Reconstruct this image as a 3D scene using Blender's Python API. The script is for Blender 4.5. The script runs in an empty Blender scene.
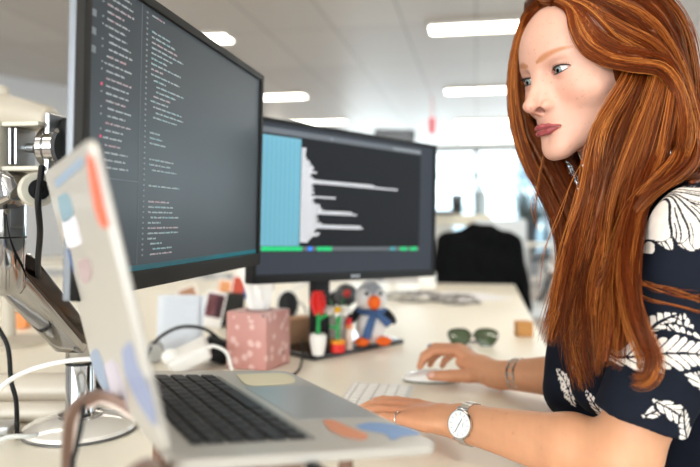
import bpy, math, random
import numpy as np
from mathutils import Vector, Matrix
RNG = np.random.default_rng(7)
random.seed(7)
scene = bpy.context.scene
COL = scene.collection
CAM_Z, FOC, CX, HY = 1.06, 680.0, 350.0, 218.0
DESK = 0.74
def W(px, py, d):
    """world point seen at photograph pixel (px, py) from the tripod, at distance d along the view"""
    return np.array([(px - CX) / FOC * d, d, CAM_Z - (py - HY) / FOC * d])

# ---------------------------------------------------------------- linking
def tag(o, label=None, cat=None, group=None, kind=None):
    if label: o['label'] = label
    if cat: o['category'] = cat
    if group: o['group'] = group
    if kind: o['kind'] = kind
    return o
def link_mesh(name, me, mats, parent=None, smooth=True):
    me.validate(clean_customdata=False)
    for m in (mats if isinstance(mats, (list, tuple)) else [mats]): me.materials.append(m)
    if smooth: me.polygons.foreach_set('use_smooth', np.ones(len(me.polygons), dtype=bool))
    o = bpy.data.objects.new(name, me); COL.objects.link(o)
    if parent is not None:
        o.parent = parent
        bpy_pl = parent.location
        o.matrix_parent_inverse = Matrix.Identity(4)
    me.update()
    return o
def empty(name, loc=(0, 0, 0), rz=0.0, label=None, cat=None, group=None):
    o = bpy.data.objects.new(name, None); COL.objects.link(o)
    o.location = tuple(loc); o.rotation_euler = (0, 0, rz); o.empty_display_size = 0.05
    return tag(o, label, cat, group)
def copy_tree(o, parent=None):
    c = o.copy(); COL.objects.link(c)
    c.parent = parent
    for ch in o.children: copy_tree(ch, c)
    return c
def np_mesh(name, V, Fq):
    """V (n,3), Fq (m,k) uniform faces or list of arrays"""
    me = bpy.data.meshes.new(name)
    V = np.asarray(V, dtype=np.float32)
    Fs = Fq if isinstance(Fq, list) else [Fq]
    Fs = [np.asarray(f, dtype=np.int32) for f in Fs if len(f)]
    loops = np.concatenate([f.ravel() for f in Fs])
    tot = np.concatenate([np.full(len(f), f.shape[1], dtype=np.int32) for f in Fs])
    start = np.concatenate([[0], np.cumsum(tot)[:-1]]).astype(np.int32)
    me.vertices.add(len(V)); me.vertices.foreach_set('co', V.ravel())
    me.loops.add(len(loops)); me.loops.foreach_set('vertex_index', loops)
    me.polygons.add(len(tot)); me.polygons.foreach_set('loop_start', start)
    me.update(calc_edges=True)
    return me
def set_col(me, name, rgb):
    a = me.color_attributes.new(name, 'FLOAT_COLOR', 'POINT')
    c = np.ones((len(me.vertices), 4), dtype=np.float32); c[:, :rgb.shape[1]] = rgb
    a.data.foreach_set('color', c.ravel())

# ---------------------------------------------------------------- mesh builder (boxes, tubes, lathes, prisms)
def rotm(rx=0, ry=0, rz=0):
    return np.array((Matrix.Rotation(rz, 3, 'Z') @ Matrix.Rotation(ry, 3, 'Y') @ Matrix.Rotation(rx, 3, 'X')))
class MB:
    def __init__(s): s.V = []; s.F = {}; s.n = 0; s.mi = []; s.order = []
    def add(s, V, faces, mat=0):
        V = np.asarray(V, float); b = s.n
        s.V.append(V); s.n += len(V)
        for f in faces: s.order.append((tuple(int(i) + b for i in f), mat))
        return s
    def box(s, c, size, R=None, bevel=0.0, mat=0, seg=2):
        hx, hy, hz = [v / 2 for v in size]
        R = np.eye(3) if R is None else np.asarray(R)
        c = np.asarray(c, float)
        if bevel <= 0:
            V = np.array([[x, y, z] for x in (-hx, hx) for y in (-hy, hy) for z in (-hz, hz)])
            Fs = [(0, 1, 3, 2), (4, 6, 7, 5), (0, 4, 5, 1), (2, 3, 7, 6), (0, 2, 6, 4), (1, 5, 7, 3)]
            return s.add(V @ R.T + c, Fs, mat)
        # rounded box: subdivided cube grid projected
        b = min(bevel, hx, hy, hz)
        def axis(h):
            a = [-h + b * (1 - math.cos(t * math.pi / 2 / seg)) for t in range(seg + 1)]
            return a
        # build via 6 faces of param grid with clamp-normalise
        g = []
        for h in (hx, hy, hz):
            t = [(-h + b) - b * math.cos(k * math.pi / 2 / seg) if False else -h + b - b * math.tan(math.pi / 4 * (1 - k / seg)) for k in range(seg + 1)]
            g.append(np.array(t + [-x for x in t[::-1]]))
        V = []; Fc = []; idx = {}
        def vid(p):
            k = (round(p[0], 7), round(p[1], 7), round(p[2], 7))
            if k in idx: return idx[k]
            q = np.array(p); core = np.clip(q, [-hx + b, -hy + b, -hz + b], [hx - b, hy - b, hz - b])
            d = q - core; L = np.linalg.norm(d)
            if L > 1e-9: q = core + d / L * b
            idx[k] = len(V); V.append(q); return idx[k]
        hs = (hx, hy, hz)
        for ax in range(3):
            u, v = [(1, 2), (2, 0), (0, 1)][ax]
            for sg in (-1, 1):
                for i in range(len(g[u]) - 1):
                    for j in range(len(g[v]) - 1):
                        q = []
                        for (a, c2) in ((i, j), (i + 1, j), (i + 1, j + 1), (i, j + 1)):
                            p = [0, 0, 0]; p[ax] = sg * hs[ax]; p[u] = g[u][a]; p[v] = g[v][c2]; q.append(vid(p))
                        if sg < 0: q = q[::-1]
                        if len(set(q)) >= 3:
                            Fc.append(tuple(dict.fromkeys(q)))
        return s.add(np.array(V) @ R.T + c, Fc, mat)
    def tube(s, pts, r, n=10, mat=0, cap=True, flat=1.0, up=(0, 0, 1)):
        P = np.asarray(pts, float); m = len(P)
        r = np.full(m, r) if np.isscalar(r) else np.asarray(r, float)
        T = np.gradient(P, axis=0); T /= np.linalg.norm(T, axis=1)[:, None] + 1e-12
        u = np.array(up, float)
        if abs(T[0] @ u) > .95: u = np.array([1., 0, 0])
        V = []; A = np.cross(T[0], u); A /= np.linalg.norm(A)
        for i in range(m):
            A = A - T[i] * (A @ T[i]); A /= np.linalg.norm(A) + 1e-12
            B = np.cross(T[i], A)
            for k in range(n):
                a = 2 * math.pi * k / n
                V.append(P[i] + r[i] * (math.cos(a) * A + math.sin(a) * B * flat))
        Fs = [(i * n + k, i * n + (k + 1) % n, (i + 1) * n + (k + 1) % n, (i + 1) * n + k) for i in range(m - 1) for k in range(n)]
        if cap: Fs += [tuple(range(n))[::-1], tuple((m - 1) * n + k for k in range(n))]
        return s.add(V, Fs, mat)
    def lathe(s, prof, c=(0, 0, 0), n=32, R=None, mat=0, cap=True):
        """prof: list of (radius, height)"""
        R = np.eye(3) if R is None else np.asarray(R)
        V = [(r * math.cos(2 * math.pi * k / n), r * math.sin(2 * math.pi * k / n), z) for r, z in prof for k in range(n)]
        m = len(prof)
        Fs = [(i * n + k, i * n + (k + 1) % n, (i + 1) * n + (k + 1) % n, (i + 1) * n + k) for i in range(m - 1) for k in range(n)]
        if cap: Fs += [tuple(range(n))[::-1], tuple((m - 1) * n + k for k in range(n))]
        return s.add(np.array(V) @ R.T + np.asarray(c, float), Fs, mat)
    def prism(s, poly, h, c=(0, 0, 0), R=None, mat=0):
        """polygon in local xy, from z=0 to z=h"""
        R = np.eye(3) if R is None else np.asarray(R); n = len(poly)
        V = [(x, y, 0) for x, y in poly] + [(x, y, h) for x, y in poly]
        Fs = [tuple(range(n))[::-1], tuple(range(n, 2 * n))] + [(k, (k + 1) % n, n + (k + 1) % n, n + k) for k in range(n)]
        return s.add(np.array(V, float) @ R.T + np.asarray(c, float), Fs, mat)
    def ball(s, c, r, n=16, R=None, mat=0):
        r = np.array([r] * 3 if np.isscalar(r) else r, float)
        V = [(0, 0, -1)]
        for i in range(1, n // 2):
            t = math.pi * i / (n // 2)
            V += [(math.sin(t) * math.cos(2 * math.pi * k / n), math.sin(t) * math.sin(2 * math.pi * k / n), -math.cos(t)) for k in range(n)]
        V.append((0, 0, 1)); m = n // 2 - 1
        Fs = [(0, 1 + (k + 1) % n, 1 + k) for k in range(n)]
        Fs += [(1 + i * n + k, 1 + i * n + (k + 1) % n, 1 + (i + 1) * n + (k + 1) % n, 1 + (i + 1) * n + k) for i in range(m - 1) for k in range(n)]
        Fs += [(1 + (m - 1) * n + k, 1 + (m - 1) * n + (k + 1) % n, 1 + m * n) for k in range(n)]
        V = np.array(V) * r
        if R is not None: V = V @ np.asarray(R).T
        return s.add(V + np.asarray(c, float), Fs, mat)
    def build(s, name, mats, parent=None, smooth=True, angle=35, origin=None):
        V = np.concatenate(s.V)
        if origin is not None: V = V - np.asarray(origin, float)
        me = bpy.data.meshes.new(name)
        me.from_pydata(V.tolist(), [], [f for f, _ in s.order])
        me.polygons.foreach_set('material_index', np.array([m for _, m in s.order], dtype=np.int32))
        o = link_mesh(name, me, mats, parent, smooth)
        if smooth:
            me.update()
            try: me.set_sharp_from_angle(angle=math.radians(angle))
            except Exception: pass
        if origin is not None: o.location = tuple(origin)
        return o

# ---------------------------------------------------------------- materials
def srgb(*c):
    if len(c) == 1: c = tuple(int(c[0].lstrip('#')[i:i + 2], 16) / 255 for i in (0, 2, 4))
    return tuple((v / 12.92 if v <= .04045 else ((v + .055) / 1.055) ** 2.4) for v in c)
def mat(name, col='#ffffff', rough=.5, metal=0., emit=None, estr=1., spec=.5, sss=0., coat=0., alpha=None, trans=0., noise=0., nscale=30., bump=0., bscale=200., aniso=0., sheen=0.):
    m = bpy.data.materials.new(name); m.use_nodes = True
    nt = m.node_tree; b = nt.nodes['Principled BSDF']
    c = srgb(col) if isinstance(col, str) else col
    b.inputs['Base Color'].default_value = (*c, 1)
    b.inputs['Roughness'].default_value = rough; b.inputs['Metallic'].default_value = metal
    b.inputs['Specular IOR Level'].default_value = spec
    if sss: b.inputs['Subsurface Weight'].default_value = sss; b.inputs['Subsurface Radius'].default_value = (1, .35, .2); b.inputs['Subsurface Scale'].default_value = .006
    if coat: b.inputs['Coat Weight'].default_value = coat; b.inputs['Coat Roughness'].default_value = .05
    if trans: b.inputs['Transmission Weight'].default_value = trans
    if sheen: b.inputs['Sheen Weight'].default_value = sheen
    if alpha is not None: b.inputs['Alpha'].default_value = alpha
    if emit: b.inputs['Emission Color'].default_value = (*srgb(emit), 1); b.inputs['Emission Strength'].default_value = estr
    tc = nt.nodes.new('ShaderNodeTexCoord')
    if noise:
        n = nt.nodes.new('ShaderNodeTexNoise'); n.inputs['Scale'].default_value = nscale; n.inputs['Detail'].default_value = 4
        nt.links.new(tc.outputs['Object'], n.inputs['Vector'])
        mx = nt.nodes.new('ShaderNodeMix'); mx.data_type = 'RGBA'
        mx.inputs[6].default_value = (*[v * (1 - noise) for v in c], 1); mx.inputs[7].default_value = (*[min(1, v * (1 + noise)) for v in c], 1)
        nt.links.new(n.outputs['Fac'], mx.inputs[0]); nt.links.new(mx.outputs[2], b.inputs['Base Color'])
    if bump:
        n = nt.nodes.new('ShaderNodeTexNoise'); n.inputs['Scale'].default_value = bscale; n.inputs['Detail'].default_value = 3
        nt.links.new(tc.outputs['Object'], n.inputs['Vector'])
        bp = nt.nodes.new('ShaderNodeBump'); bp.inputs['Strength'].default_value = bump; bp.inputs['Distance'].default_value = .002
        nt.links.new(n.outputs['Fac'], bp.inputs['Height']); nt.links.new(bp.outputs['Normal'], b.inputs['Normal'])
    return m
def attr_mat(name, attr, rough=.5, sss=0., spec=.5, bump=0., bscale=300., sheen=0.):
    m = mat(name, '#ffffff', rough, spec=spec, sss=sss, bump=bump, bscale=bscale, sheen=sheen)
    nt = m.node_tree; a = nt.nodes.new('ShaderNodeAttribute'); a.attribute_name = attr
    nt.links.new(a.outputs['Color'], nt.nodes['Principled BSDF'].inputs['Base Color'])
    return m

# ---------------------------------------------------------------- implicit surfaces for the figure
def smin(a, b, k):
    if k <= 0: return np.minimum(a, b)
    h = np.clip(k - np.abs(a - b), 0, None) / k
    return np.minimum(a, b) - h * h * k * .25
def smax(a, b, k): return -smin(-a, -b, k)
def d_cone(p, a, b, r1, r2):
    a = np.asarray(a, float); b = np.asarray(b, float); ba = b - a
    t = np.clip(((p - a) @ ba) / (ba @ ba), 0, 1)
    return np.linalg.norm(p - a - t[:, None] * ba, axis=1) - (r1 + (r2 - r1) * t)
def d_ell(p, c, r, R=None):
    q = p - np.asarray(c, float)
    if R is not None: q = q @ np.asarray(R)
    r = np.asarray(r, float)
    k0 = np.linalg.norm(q / r, axis=1); k1 = np.linalg.norm(q / (r * r), axis=1)
    return k0 * (k0 - 1) / np.maximum(k1, 1e-9)
def bez(p0, p1, p2, n=8):
    t = np.linspace(0, 1, n)[:, None]; p0, p1, p2 = map(lambda v: np.asarray(v, float), (p0, p1, p2))
    return (1 - t) ** 2 * p0 + 2 * t * (1 - t) * p1 + t * t * p2
def catmull(P, n=24):
    P = np.asarray(P, float); m = len(P)
    Q = np.vstack([2 * P[0] - P[1], P, 2 * P[-1] - P[-2]])
    t = np.linspace(0, m - 1 - 1e-9, n); i = t.astype(int); f = (t - i)[:, None]
    a, b, c, d = Q[i], Q[i + 1], Q[i + 2], Q[i + 3]
    return .5 * ((2 * b) + (-a + c) * f + (2 * a - 5 * b + 4 * c - d) * f ** 2 + (-a + 3 * b - 3 * c + d) * f ** 3)
def surface(fn, lo, hi, h, B=16):
    """surface nets over the box lo..hi with cell size h; only blocks near the surface are sampled"""
    lo = np.asarray(lo, float); N = (np.ceil((np.asarray(hi) - lo) / h / B).astype(int)) * B
    G = np.full(N + 1, 1e3, dtype=np.float32)
    nb = N // B
    cs = np.stack(np.meshgrid(*[np.arange(k) for k in nb], indexing='ij'), -1).reshape(-1, 3)
    cen = lo + (cs * B + B / 2) * h
    dc = fn(cen)
    ax = np.arange(B + 1)
    loc = np.stack(np.meshgrid(ax, ax, ax, indexing='ij'), -1).reshape(-1, 3)
    rad = B * h * .95
    for c, d in zip(cs, dc):
        s = tuple(slice(k * B, k * B + B + 1) for k in c)
        if abs(d) > rad:
            if d < 0: G[s] = np.minimum(G[s], 0) - 0 if False else -1.0
            else: G[s] = np.where(G[s] == 1e3, 1.0, G[s])
    for c, d in zip(cs, dc):
        if abs(d) > rad: continue
        s = tuple(slice(k * B, k * B + B + 1) for k in c)
        G[s] = fn(lo + (c * B + loc) * h).reshape(B + 1, B + 1, B + 1)
    G = np.where(G == 0, 1e-9, G)
    ins = G < 0
    cnt = np.zeros(N, dtype=np.int8)
    for dx in (0, 1):
        for dy in (0, 1):
            for dz in (0, 1):
                cnt += ins[dx:N[0] + dx, dy:N[1] + dy, dz:N[2] + dz]
    act = np.argwhere((cnt > 0) & (cnt < 8))
    vid = np.full(N, -1, dtype=np.int32); vid[tuple(act.T)] = np.arange(len(act))
    acc = np.zeros((len(act), 3)); num = np.zeros(len(act))
    for axn in range(3):
        o = [k for k in range(3) if k != axn]
        for a in (0, 1):
            for b in (0, 1):
                p = act.copy(); p[:, o[0]] += a; p[:, o[1]] += b
                q = p.copy(); q[:, axn] += 1
                g0 = G[tuple(p.T)]; g1 = G[tuple(q.T)]
                m = (g0 < 0) != (g1 < 0)
                t = g0 / np.where(m, g0 - g1, 1)
                e = p.astype(float); e[:, axn] += t
                acc[m] += e[m]; num[m] += 1
    V = lo + (acc / np.maximum(num, 1)[:, None]) * h
    Fs = []
    for axn in range(3):
        o1, o2 = [(1, 2), (2, 0), (0, 1)][axn]
        sl0 = [slice(0, None)] * 3; sl1 = [slice(0, None)] * 3
        sl0[axn] = slice(0, -1); sl1[axn] = slice(1, None)
        ch = ins[tuple(sl0)] != ins[tuple(sl1)]
        e = np.argwhere(ch)
        e = e[(e[:, o1] > 0) & (e[:, o2] > 0) & (e[:, o1] < N[o1]) & (e[:, o2] < N[o2])]
        up = ins[tuple(e.T)]
        def cell(d1, d2):
            c = e.copy(); c[:, o1] -= d1; c[:, o2] -= d2; return vid[tuple(c.T)]
        f = np.stack([cell(1, 1), cell(0, 1), cell(0, 0), cell(1, 0)], 1)
        f[~up] = f[~up][:, ::-1]
        Fs.append(f[(f >= 0).all(1)])
    return V, np.concatenate(Fs)
def vnormals(V, Fq):
    n = np.zeros_like(V); a = V[Fq[:, 2]] - V[Fq[:, 0]]; b = V[Fq[:, 3]] - V[Fq[:, 1]]
    fn_ = np.cross(a, b)
    for k in range(4): np.add.at(n, Fq[:, k], fn_)
    return n / (np.linalg.norm(n, axis=1)[:, None] + 1e-12)
def relax(V, Fq, it=1, w=.5):
    for _ in range(it):
        s = np.zeros_like(V); c = np.zeros(len(V))
        for k in range(4):
            i, j = Fq[:, k], Fq[:, (k + 1) % 4]
            np.add.at(s, i, V[j]); np.add.at(c, i, 1); np.add.at(s, j, V[i]); np.add.at(c, j, 1)
        V = V * (1 - w) + w * s / np.maximum(c, 1)[:, None]
    return V
def hash3(P, s=1.0, seed=0):
    """smooth pseudo-noise in -1..1 from summed sines"""
    r = np.random.default_rng(seed); o = np.zeros(len(P))
    for k in range(6):
        d = r.normal(size=3); d /= np.linalg.norm(d); o += np.sin(P @ d * s * (1 + .35 * k) + r.uniform(0, 6.28))
    return o / 3.2

def refine(V, Fq, mask, fn=None, passes=1):
    """split the quads whose corners all satisfy mask(V) into four, keeping the mesh watertight; snaps new points to fn"""
    for _ in range(passes):
        sel = mask(V)[Fq].all(1); A = Fq[sel]; keep = Fq[~sel]
        if not len(A): return V, [Fq], Fq
        e = np.concatenate([A[:, [k, (k + 1) % 4]] for k in range(4)]); ue, inv = np.unique(np.sort(e, 1), axis=0, return_inverse=True); inv = inv.reshape(4, -1)
        n0 = len(V); V = np.concatenate([V, (V[ue[:, 0]] + V[ue[:, 1]]) / 2, V[A].mean(1)]); m_ = n0 + inv; c_ = n0 + len(ue) + np.arange(len(A))
        Q = [np.stack([A[:, k], m_[k], c_, m_[(k + 3) % 4]], 1) for k in range(4)]
        border = {(int(a), int(b)): int(n0 + i) for i, (a, b) in enumerate(ue)}
        kb = np.isin(keep, np.unique(A)).sum(1) >= 2
        NG = {}
        for f in keep[kb]:
            g = []
            for k in range(4):
                a, b = int(f[k]), int(f[(k + 1) % 4]); g.append(a); m = border.get((min(a, b), max(a, b)))
                if m is not None: g.append(m)
            NG.setdefault(len(g), []).append(g)
        rest = NG.pop(4, [])
        Fq = np.concatenate([keep[~kb]] + ([np.array(rest)] if rest else []) + Q)
        ids = np.unique(np.concatenate(Q)); N = vnormals(V, Fq)
        if fn is not None:
            for _ in range(2): V[ids] -= N[ids] * np.clip(fn(V[ids]), -.0008, .0008)[:, None] * .8
        V2 = relax(V, Fq, 1, .3); V[ids] = V2[ids]
    return V, [Fq] + [np.array(g) for g in NG.values()], Fq
# ================================================================ the woman at the desk
HO = np.array([.2550, .905, 1.2487])          # point between her eyes
_yaw, _pit, _rol = map(math.radians, (23, 9.5, 4))
_F = np.array([-math.cos(_yaw), -math.sin(_yaw), 0]); _L = np.array([math.sin(_yaw), -math.cos(_yaw), 0]); _U = np.array([0, 0, 1.])
_F, _U = _F * math.cos(_pit) - _U * math.sin(_pit), _U * math.cos(_pit) + _F * math.sin(_pit)
_L, _U = _L * math.cos(_rol) + _U * math.sin(_rol), _U * math.cos(_rol) - _L * math.sin(_rol)
HM = np.stack([_L, _F, _U], 1)                 # columns: her left, forward, up
def H2W(*q): return HO + HM @ np.array(q, float)

def chain(d, p, pts, rs, k):
    for i in range(len(pts) - 1):
        c = d_cone(p, pts[i], pts[i + 1], rs[i], rs[i + 1])
        d = c if d is None else smin(d, c, k)
    return d
LIPS_UP = ([(.0, .0168, -.0674), (.0035, .0170, -.0670), (.012, .0135, -.0680), (.0225, .0040, -.0705)], [.0028, .0031, .0026, .0009])
LIPS_LO = ([(.0, .0150, -.0748), (.010, .0130, -.0744), (.0215, .0045, -.0715)], [.0043, .0036, .0009])
def eye_open(q):
    """almond opening of the eyelids, negative inside; q has |l|"""
    x = (q[:, 0] - .0318) / .0150
    w = np.clip(1 - x * x, 0, None)
    top = .0049 * w ** .62 + .0007 * x
    bot = -.0045 * w ** .75 + .0007 * x
    d = np.maximum(q[:, 2] - top, bot - q[:, 2])
    return np.maximum(d, (np.abs(x) - 1) * .015)
def head_sdf(q):
    q = q.copy(); q[:, 0] = np.abs(q[:, 0])
    d = d_ell(q, (0, -.090, .024), (.074, .095, .084))
    d = smin(d, d_ell(q, (0, -.052, .030), (.062, .057, .060)), .03)
    d = smin(d, d_ell(q, (0, -.050, -.030), (.057, .050, .066)), .03)
    d = smin(d, d_ell(q, (.042, -.031, -.029), (.022, .023, .021)), .02)
    d = smin(d, d_ell(q, (0, -.020, -.062), (.029, .031, .030)), .022)
    d = smin(d, d_cone(q, (.048, -.078, -.052), (.013, -.010, -.096), .013, .012), .028)
    d = smin(d, d_ell(q, (0, -.002, -.1010), (.0165, .0135, .0125)), .014)
    d = smin(d, d_cone(q, (.011, -.003, .0165), (.040, -.015, .020), .0062, .0055), .014)
    d = smax(d, -d_ell(q, (.031, .0075, -.0015), (.019, .0125, .0125)), .012)
    # nose
    d = smin(d, d_cone(q, (0, -.001, .005), (0, .0262, -.0365), .0066, .0076), .013)
    d = smin(d, d_cone(q, (.006, -.004, -.008), (.0105, .009, -.041), .005, .0065), .012)
    d = smin(d, d_ell(q, (0, .0270, -.0382), (.0084, .0092, .0076)), .007)
    d = smin(d, d_ell(q, (.0142, .0112, -.0412), (.0052, .0092, .0056)), .0045)
    d = smin(d, d_cone(q, (0, .0275, -.0415), (0, .0125, -.0480), .0034, .0042), .005)
    d = smax(d, -d_ell(q, (.0070, .0180, -.0466), (.0036, .0070, .0044)), .003)
    # eyelids round the ball, then the opening
    e = np.linalg.norm(q - np.array([.0315, -.0122, 0]), axis=1)
    d = smin(d, e - .0136, .005)
    # upper lid crease
    d = smax(d, -np.maximum(np.maximum(eye_open(q), e - .022), -(q[:, 1] + .012)), .0012)
    # lips
    up = chain(None, q, *LIPS_UP, .004); lo = chain(None, q, *LIPS_LO, .004)
    d = smin(d, up, .0032); d = smin(d, lo, .0032)
    g = d_cone(q, (0, .0252, -.0705), (.0235, .0080, -.0712), .0006, .0004)
    d = smax(d, -(g - .0008) , .002)
    d = smin(d, d_ell(q, (.0720, -.096, -.014), (.0045, .014, .026)), .006)
    return d
# arms (world coordinates): shoulder, elbow, wrist
NSH, NEL, NWR = map(np.array, ((.405, .765, 1.035), (.303, .756, .791), (.152, .915, .785)))
FSH, FEL, FWR = map(np.array, ((.450, 1.085, 1.035), (.432, 1.085, .806), (.267, 1.270, .7675)))
def arm_sdf(p, S, E_, Wr, top=.047):
    m1 = S * .55 + E_ * .45
    d = d_cone(p, S, m1, top, .041); d = smin(d, d_cone(p, m1, E_, .041, .036), .01)
    m2 = E_ * .72 + Wr * .28
    d = smin(d, d_cone(p, E_, m2, .036, .0385), .02); d = smin(d, d_cone(p, m2, Wr, .0385, .0235), .012)
    return d
def fingers(d, p, base, tips, k=.006):
    for pts, rs in tips:
        f = None
        f = chain(None, p, pts, rs, .002)
        d = smin(d, f, k)
    return d
# near (left) hand, palm down over the keyboard: along h, across s (towards the little finger), up
_h = np.array([-.76, .65, -.045]); _h /= np.linalg.norm(_h); _s = np.array([-_h[1], _h[0], 0]) * 1.0
_s = np.array([-.65, -.76, 0.]); _s /= np.linalg.norm(_s)
def NH(a, b, c): return NWR + _h * a + _s * b + np.array([0, 0, c])
NEAR_F = [
    ([NH(.050, -.024, .000), NH(.094, -.028, .004), NH(.134, -.031, .004), NH(.160, -.032, .002), NH(.178, -.032, -.002)], [.0120, .0098, .0082, .0075, .0064]),
    ([NH(.050, -.008, .001), NH(.096, -.008, .004), NH(.142, -.009, .003), NH(.168, -.009, -.002), NH(.184, -.009, -.008)], [.0120, .0098, .0083, .0076, .0064]),
    ([NH(.048, .009, .000), NH(.090, .012, .002), NH(.132, .013, .001), NH(.155, .014, -.003), NH(.169, .015, -.008)], [.0118, .0094, .0080, .0072, .0062]),
    ([NH(.044, .024, -.003), NH(.080, .030, -.001), NH(.110, .033, -.002), NH(.129, .034, -.006), NH(.141, .035, -.010)], [.0110, .0084, .0070, .0064, .0055]),
    ([NH(.020, -.022, -.008), NH(.050, -.046, -.010), NH(.076, -.056, -.012), NH(.096, -.056, -.014)], [.0150, .0115, .0095, .0075]),
]
def near_hand(p):
    d = d_ell(p, NH(.050, .001, 0), (.044, .036, .0150), np.stack([_h, _s, np.array([0, 0, 1.])], 1))
    d = smin(d, d_cone(p, NH(-.02, 0, 0), NH(.03, 0, 0), .0215, .018), .02)
    return fingers(d, p, None, NEAR_F)
# far (right) hand arched over the mouse
FAR_F = [
    ([(.240, 1.292, .781), (.206, 1.315, .8035), (.163, 1.320, .802), (.143, 1.322, .785), (.136, 1.323, .771)], [.0125, .0105, .0088, .0080, .0066]),
    ([(.246, 1.304, .782), (.214, 1.336, .8035), (.170, 1.352, .803), (.148, 1.357, .785), (.141, 1.358, .769)], [.0125, .0105, .0088, .0080, .0066]),
    ([(.252, 1.315, .779), (.226, 1.352, .798), (.190, 1.378, .794), (.170, 1.384, .777), (.163, 1.385, .762)], [.0120, .0098, .0082, .0076, .0064]),
    ([(.257, 1.325, .773), (.240, 1.364, .788), (.212, 1.392, .782), (.196, 1.398, .768), (.190, 1.400, .756)], [.0110, .0085, .0072, .0066, .0056]),
    ([(.252, 1.274, .767), (.222, 1.268, .766), (.188, 1.270, .765), (.153, 1.280, .763)], [.0155, .0130, .0112, .0088]),
]
def far_hand(p):
    d = d_ell(p, (.240, 1.306, .781), (.040, .034, .0165), rotm(0, 0, math.radians(131)))
    d = smin(d, d_cone(p, FWR + np.array([.01, -.012, 0]), (.250, 1.290, .774), .0225, .0190), .02)
    return fingers(d, p, None, [([np.array(v) for v in a], b) for a, b in FAR_F])
NECK0, NECK1 = H2W(0, -.088, -.045), np.array([.398, .935, 1.085])
PEL = np.array([.600, .96, .60])
def torso_sdf(p, g=0.0):
    R = rotm(0, math.radians(16), math.radians(10))
    d = d_ell(p, (.430, .935, .960), (.100 + g, .150 + g, .150 + g), R)
    d = smin(d, d_cone(p, (.420, .865, 1.045), NSH, .052 + g, .050 + g), .05)
    d = smin(d, d_cone(p, (.440, .990, 1.045), FSH, .052 + g, .050 + g), .05)
    d = smin(d, d_ell(p, (.372, .875, .925), (.060 + g, .060 + g, .062 + g)), .05)
    d = smin(d, d_ell(p, (.395, 1.000, .925), (.060 + g, .060 + g, .062 + g)), .05)
    d = smin(d, d_cone(p, (.450, .94, .90), (.570, .955, .66), .105 + g, .125 + g), .06)
    return d
def grouped(p, fn, lo, hi, m=.05):
    lo = np.asarray(lo) - m; hi = np.asarray(hi) + m
    o = np.maximum(np.maximum(lo - p, p - hi), 0)
    out = np.linalg.norm(o, axis=1); ins = out <= 0
    r = out + m
    if ins.any(): r[ins] = fn(p[ins])
    return r
def skin_sdf(p):
    d = grouped(p, lambda x: head_sdf((x - HO) @ HM), HO + [-.10, -.14, -.17], HO + [.27, .20, .17])
    d = smin(d, d_cone(p, NECK0, NECK1, .047, .052), .02)
    d = smin(d, d_cone(p, NECK1, NECK1 + np.array([.03, .01, -.06]), .056, .08), .03)
    d = smin(d, grouped(p, lambda x: torso_sdf(x, -.012), (.29, .70, .5), (.75, 1.2, 1.12)), .02)
    d = smin(d, arm_sdf(p, NSH, NEL, NWR), .02)
    d = smin(d, arm_sdf(p, FSH, FEL, FWR), .02)
    d = smin(d, grouped(p, near_hand, NWR + [-.14, -.05, -.04], NWR + [.05, .14, .04], .03), .012)
    d = smin(d, grouped(p, far_hand, (.11, 1.22, .74), (.32, 1.42, .83), .03), .012)
    return d
person = empty('person', (.58, .96, .47), 0, 'woman with long red hair in a navy feather-print blouse working at the desk', 'person')
def P_link(name, me, mats, parent=person, loc=True):
    o = link_mesh(name, me, mats, parent)
    if parent is person: o.location = tuple(-np.array(person.location))
    return o
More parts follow.
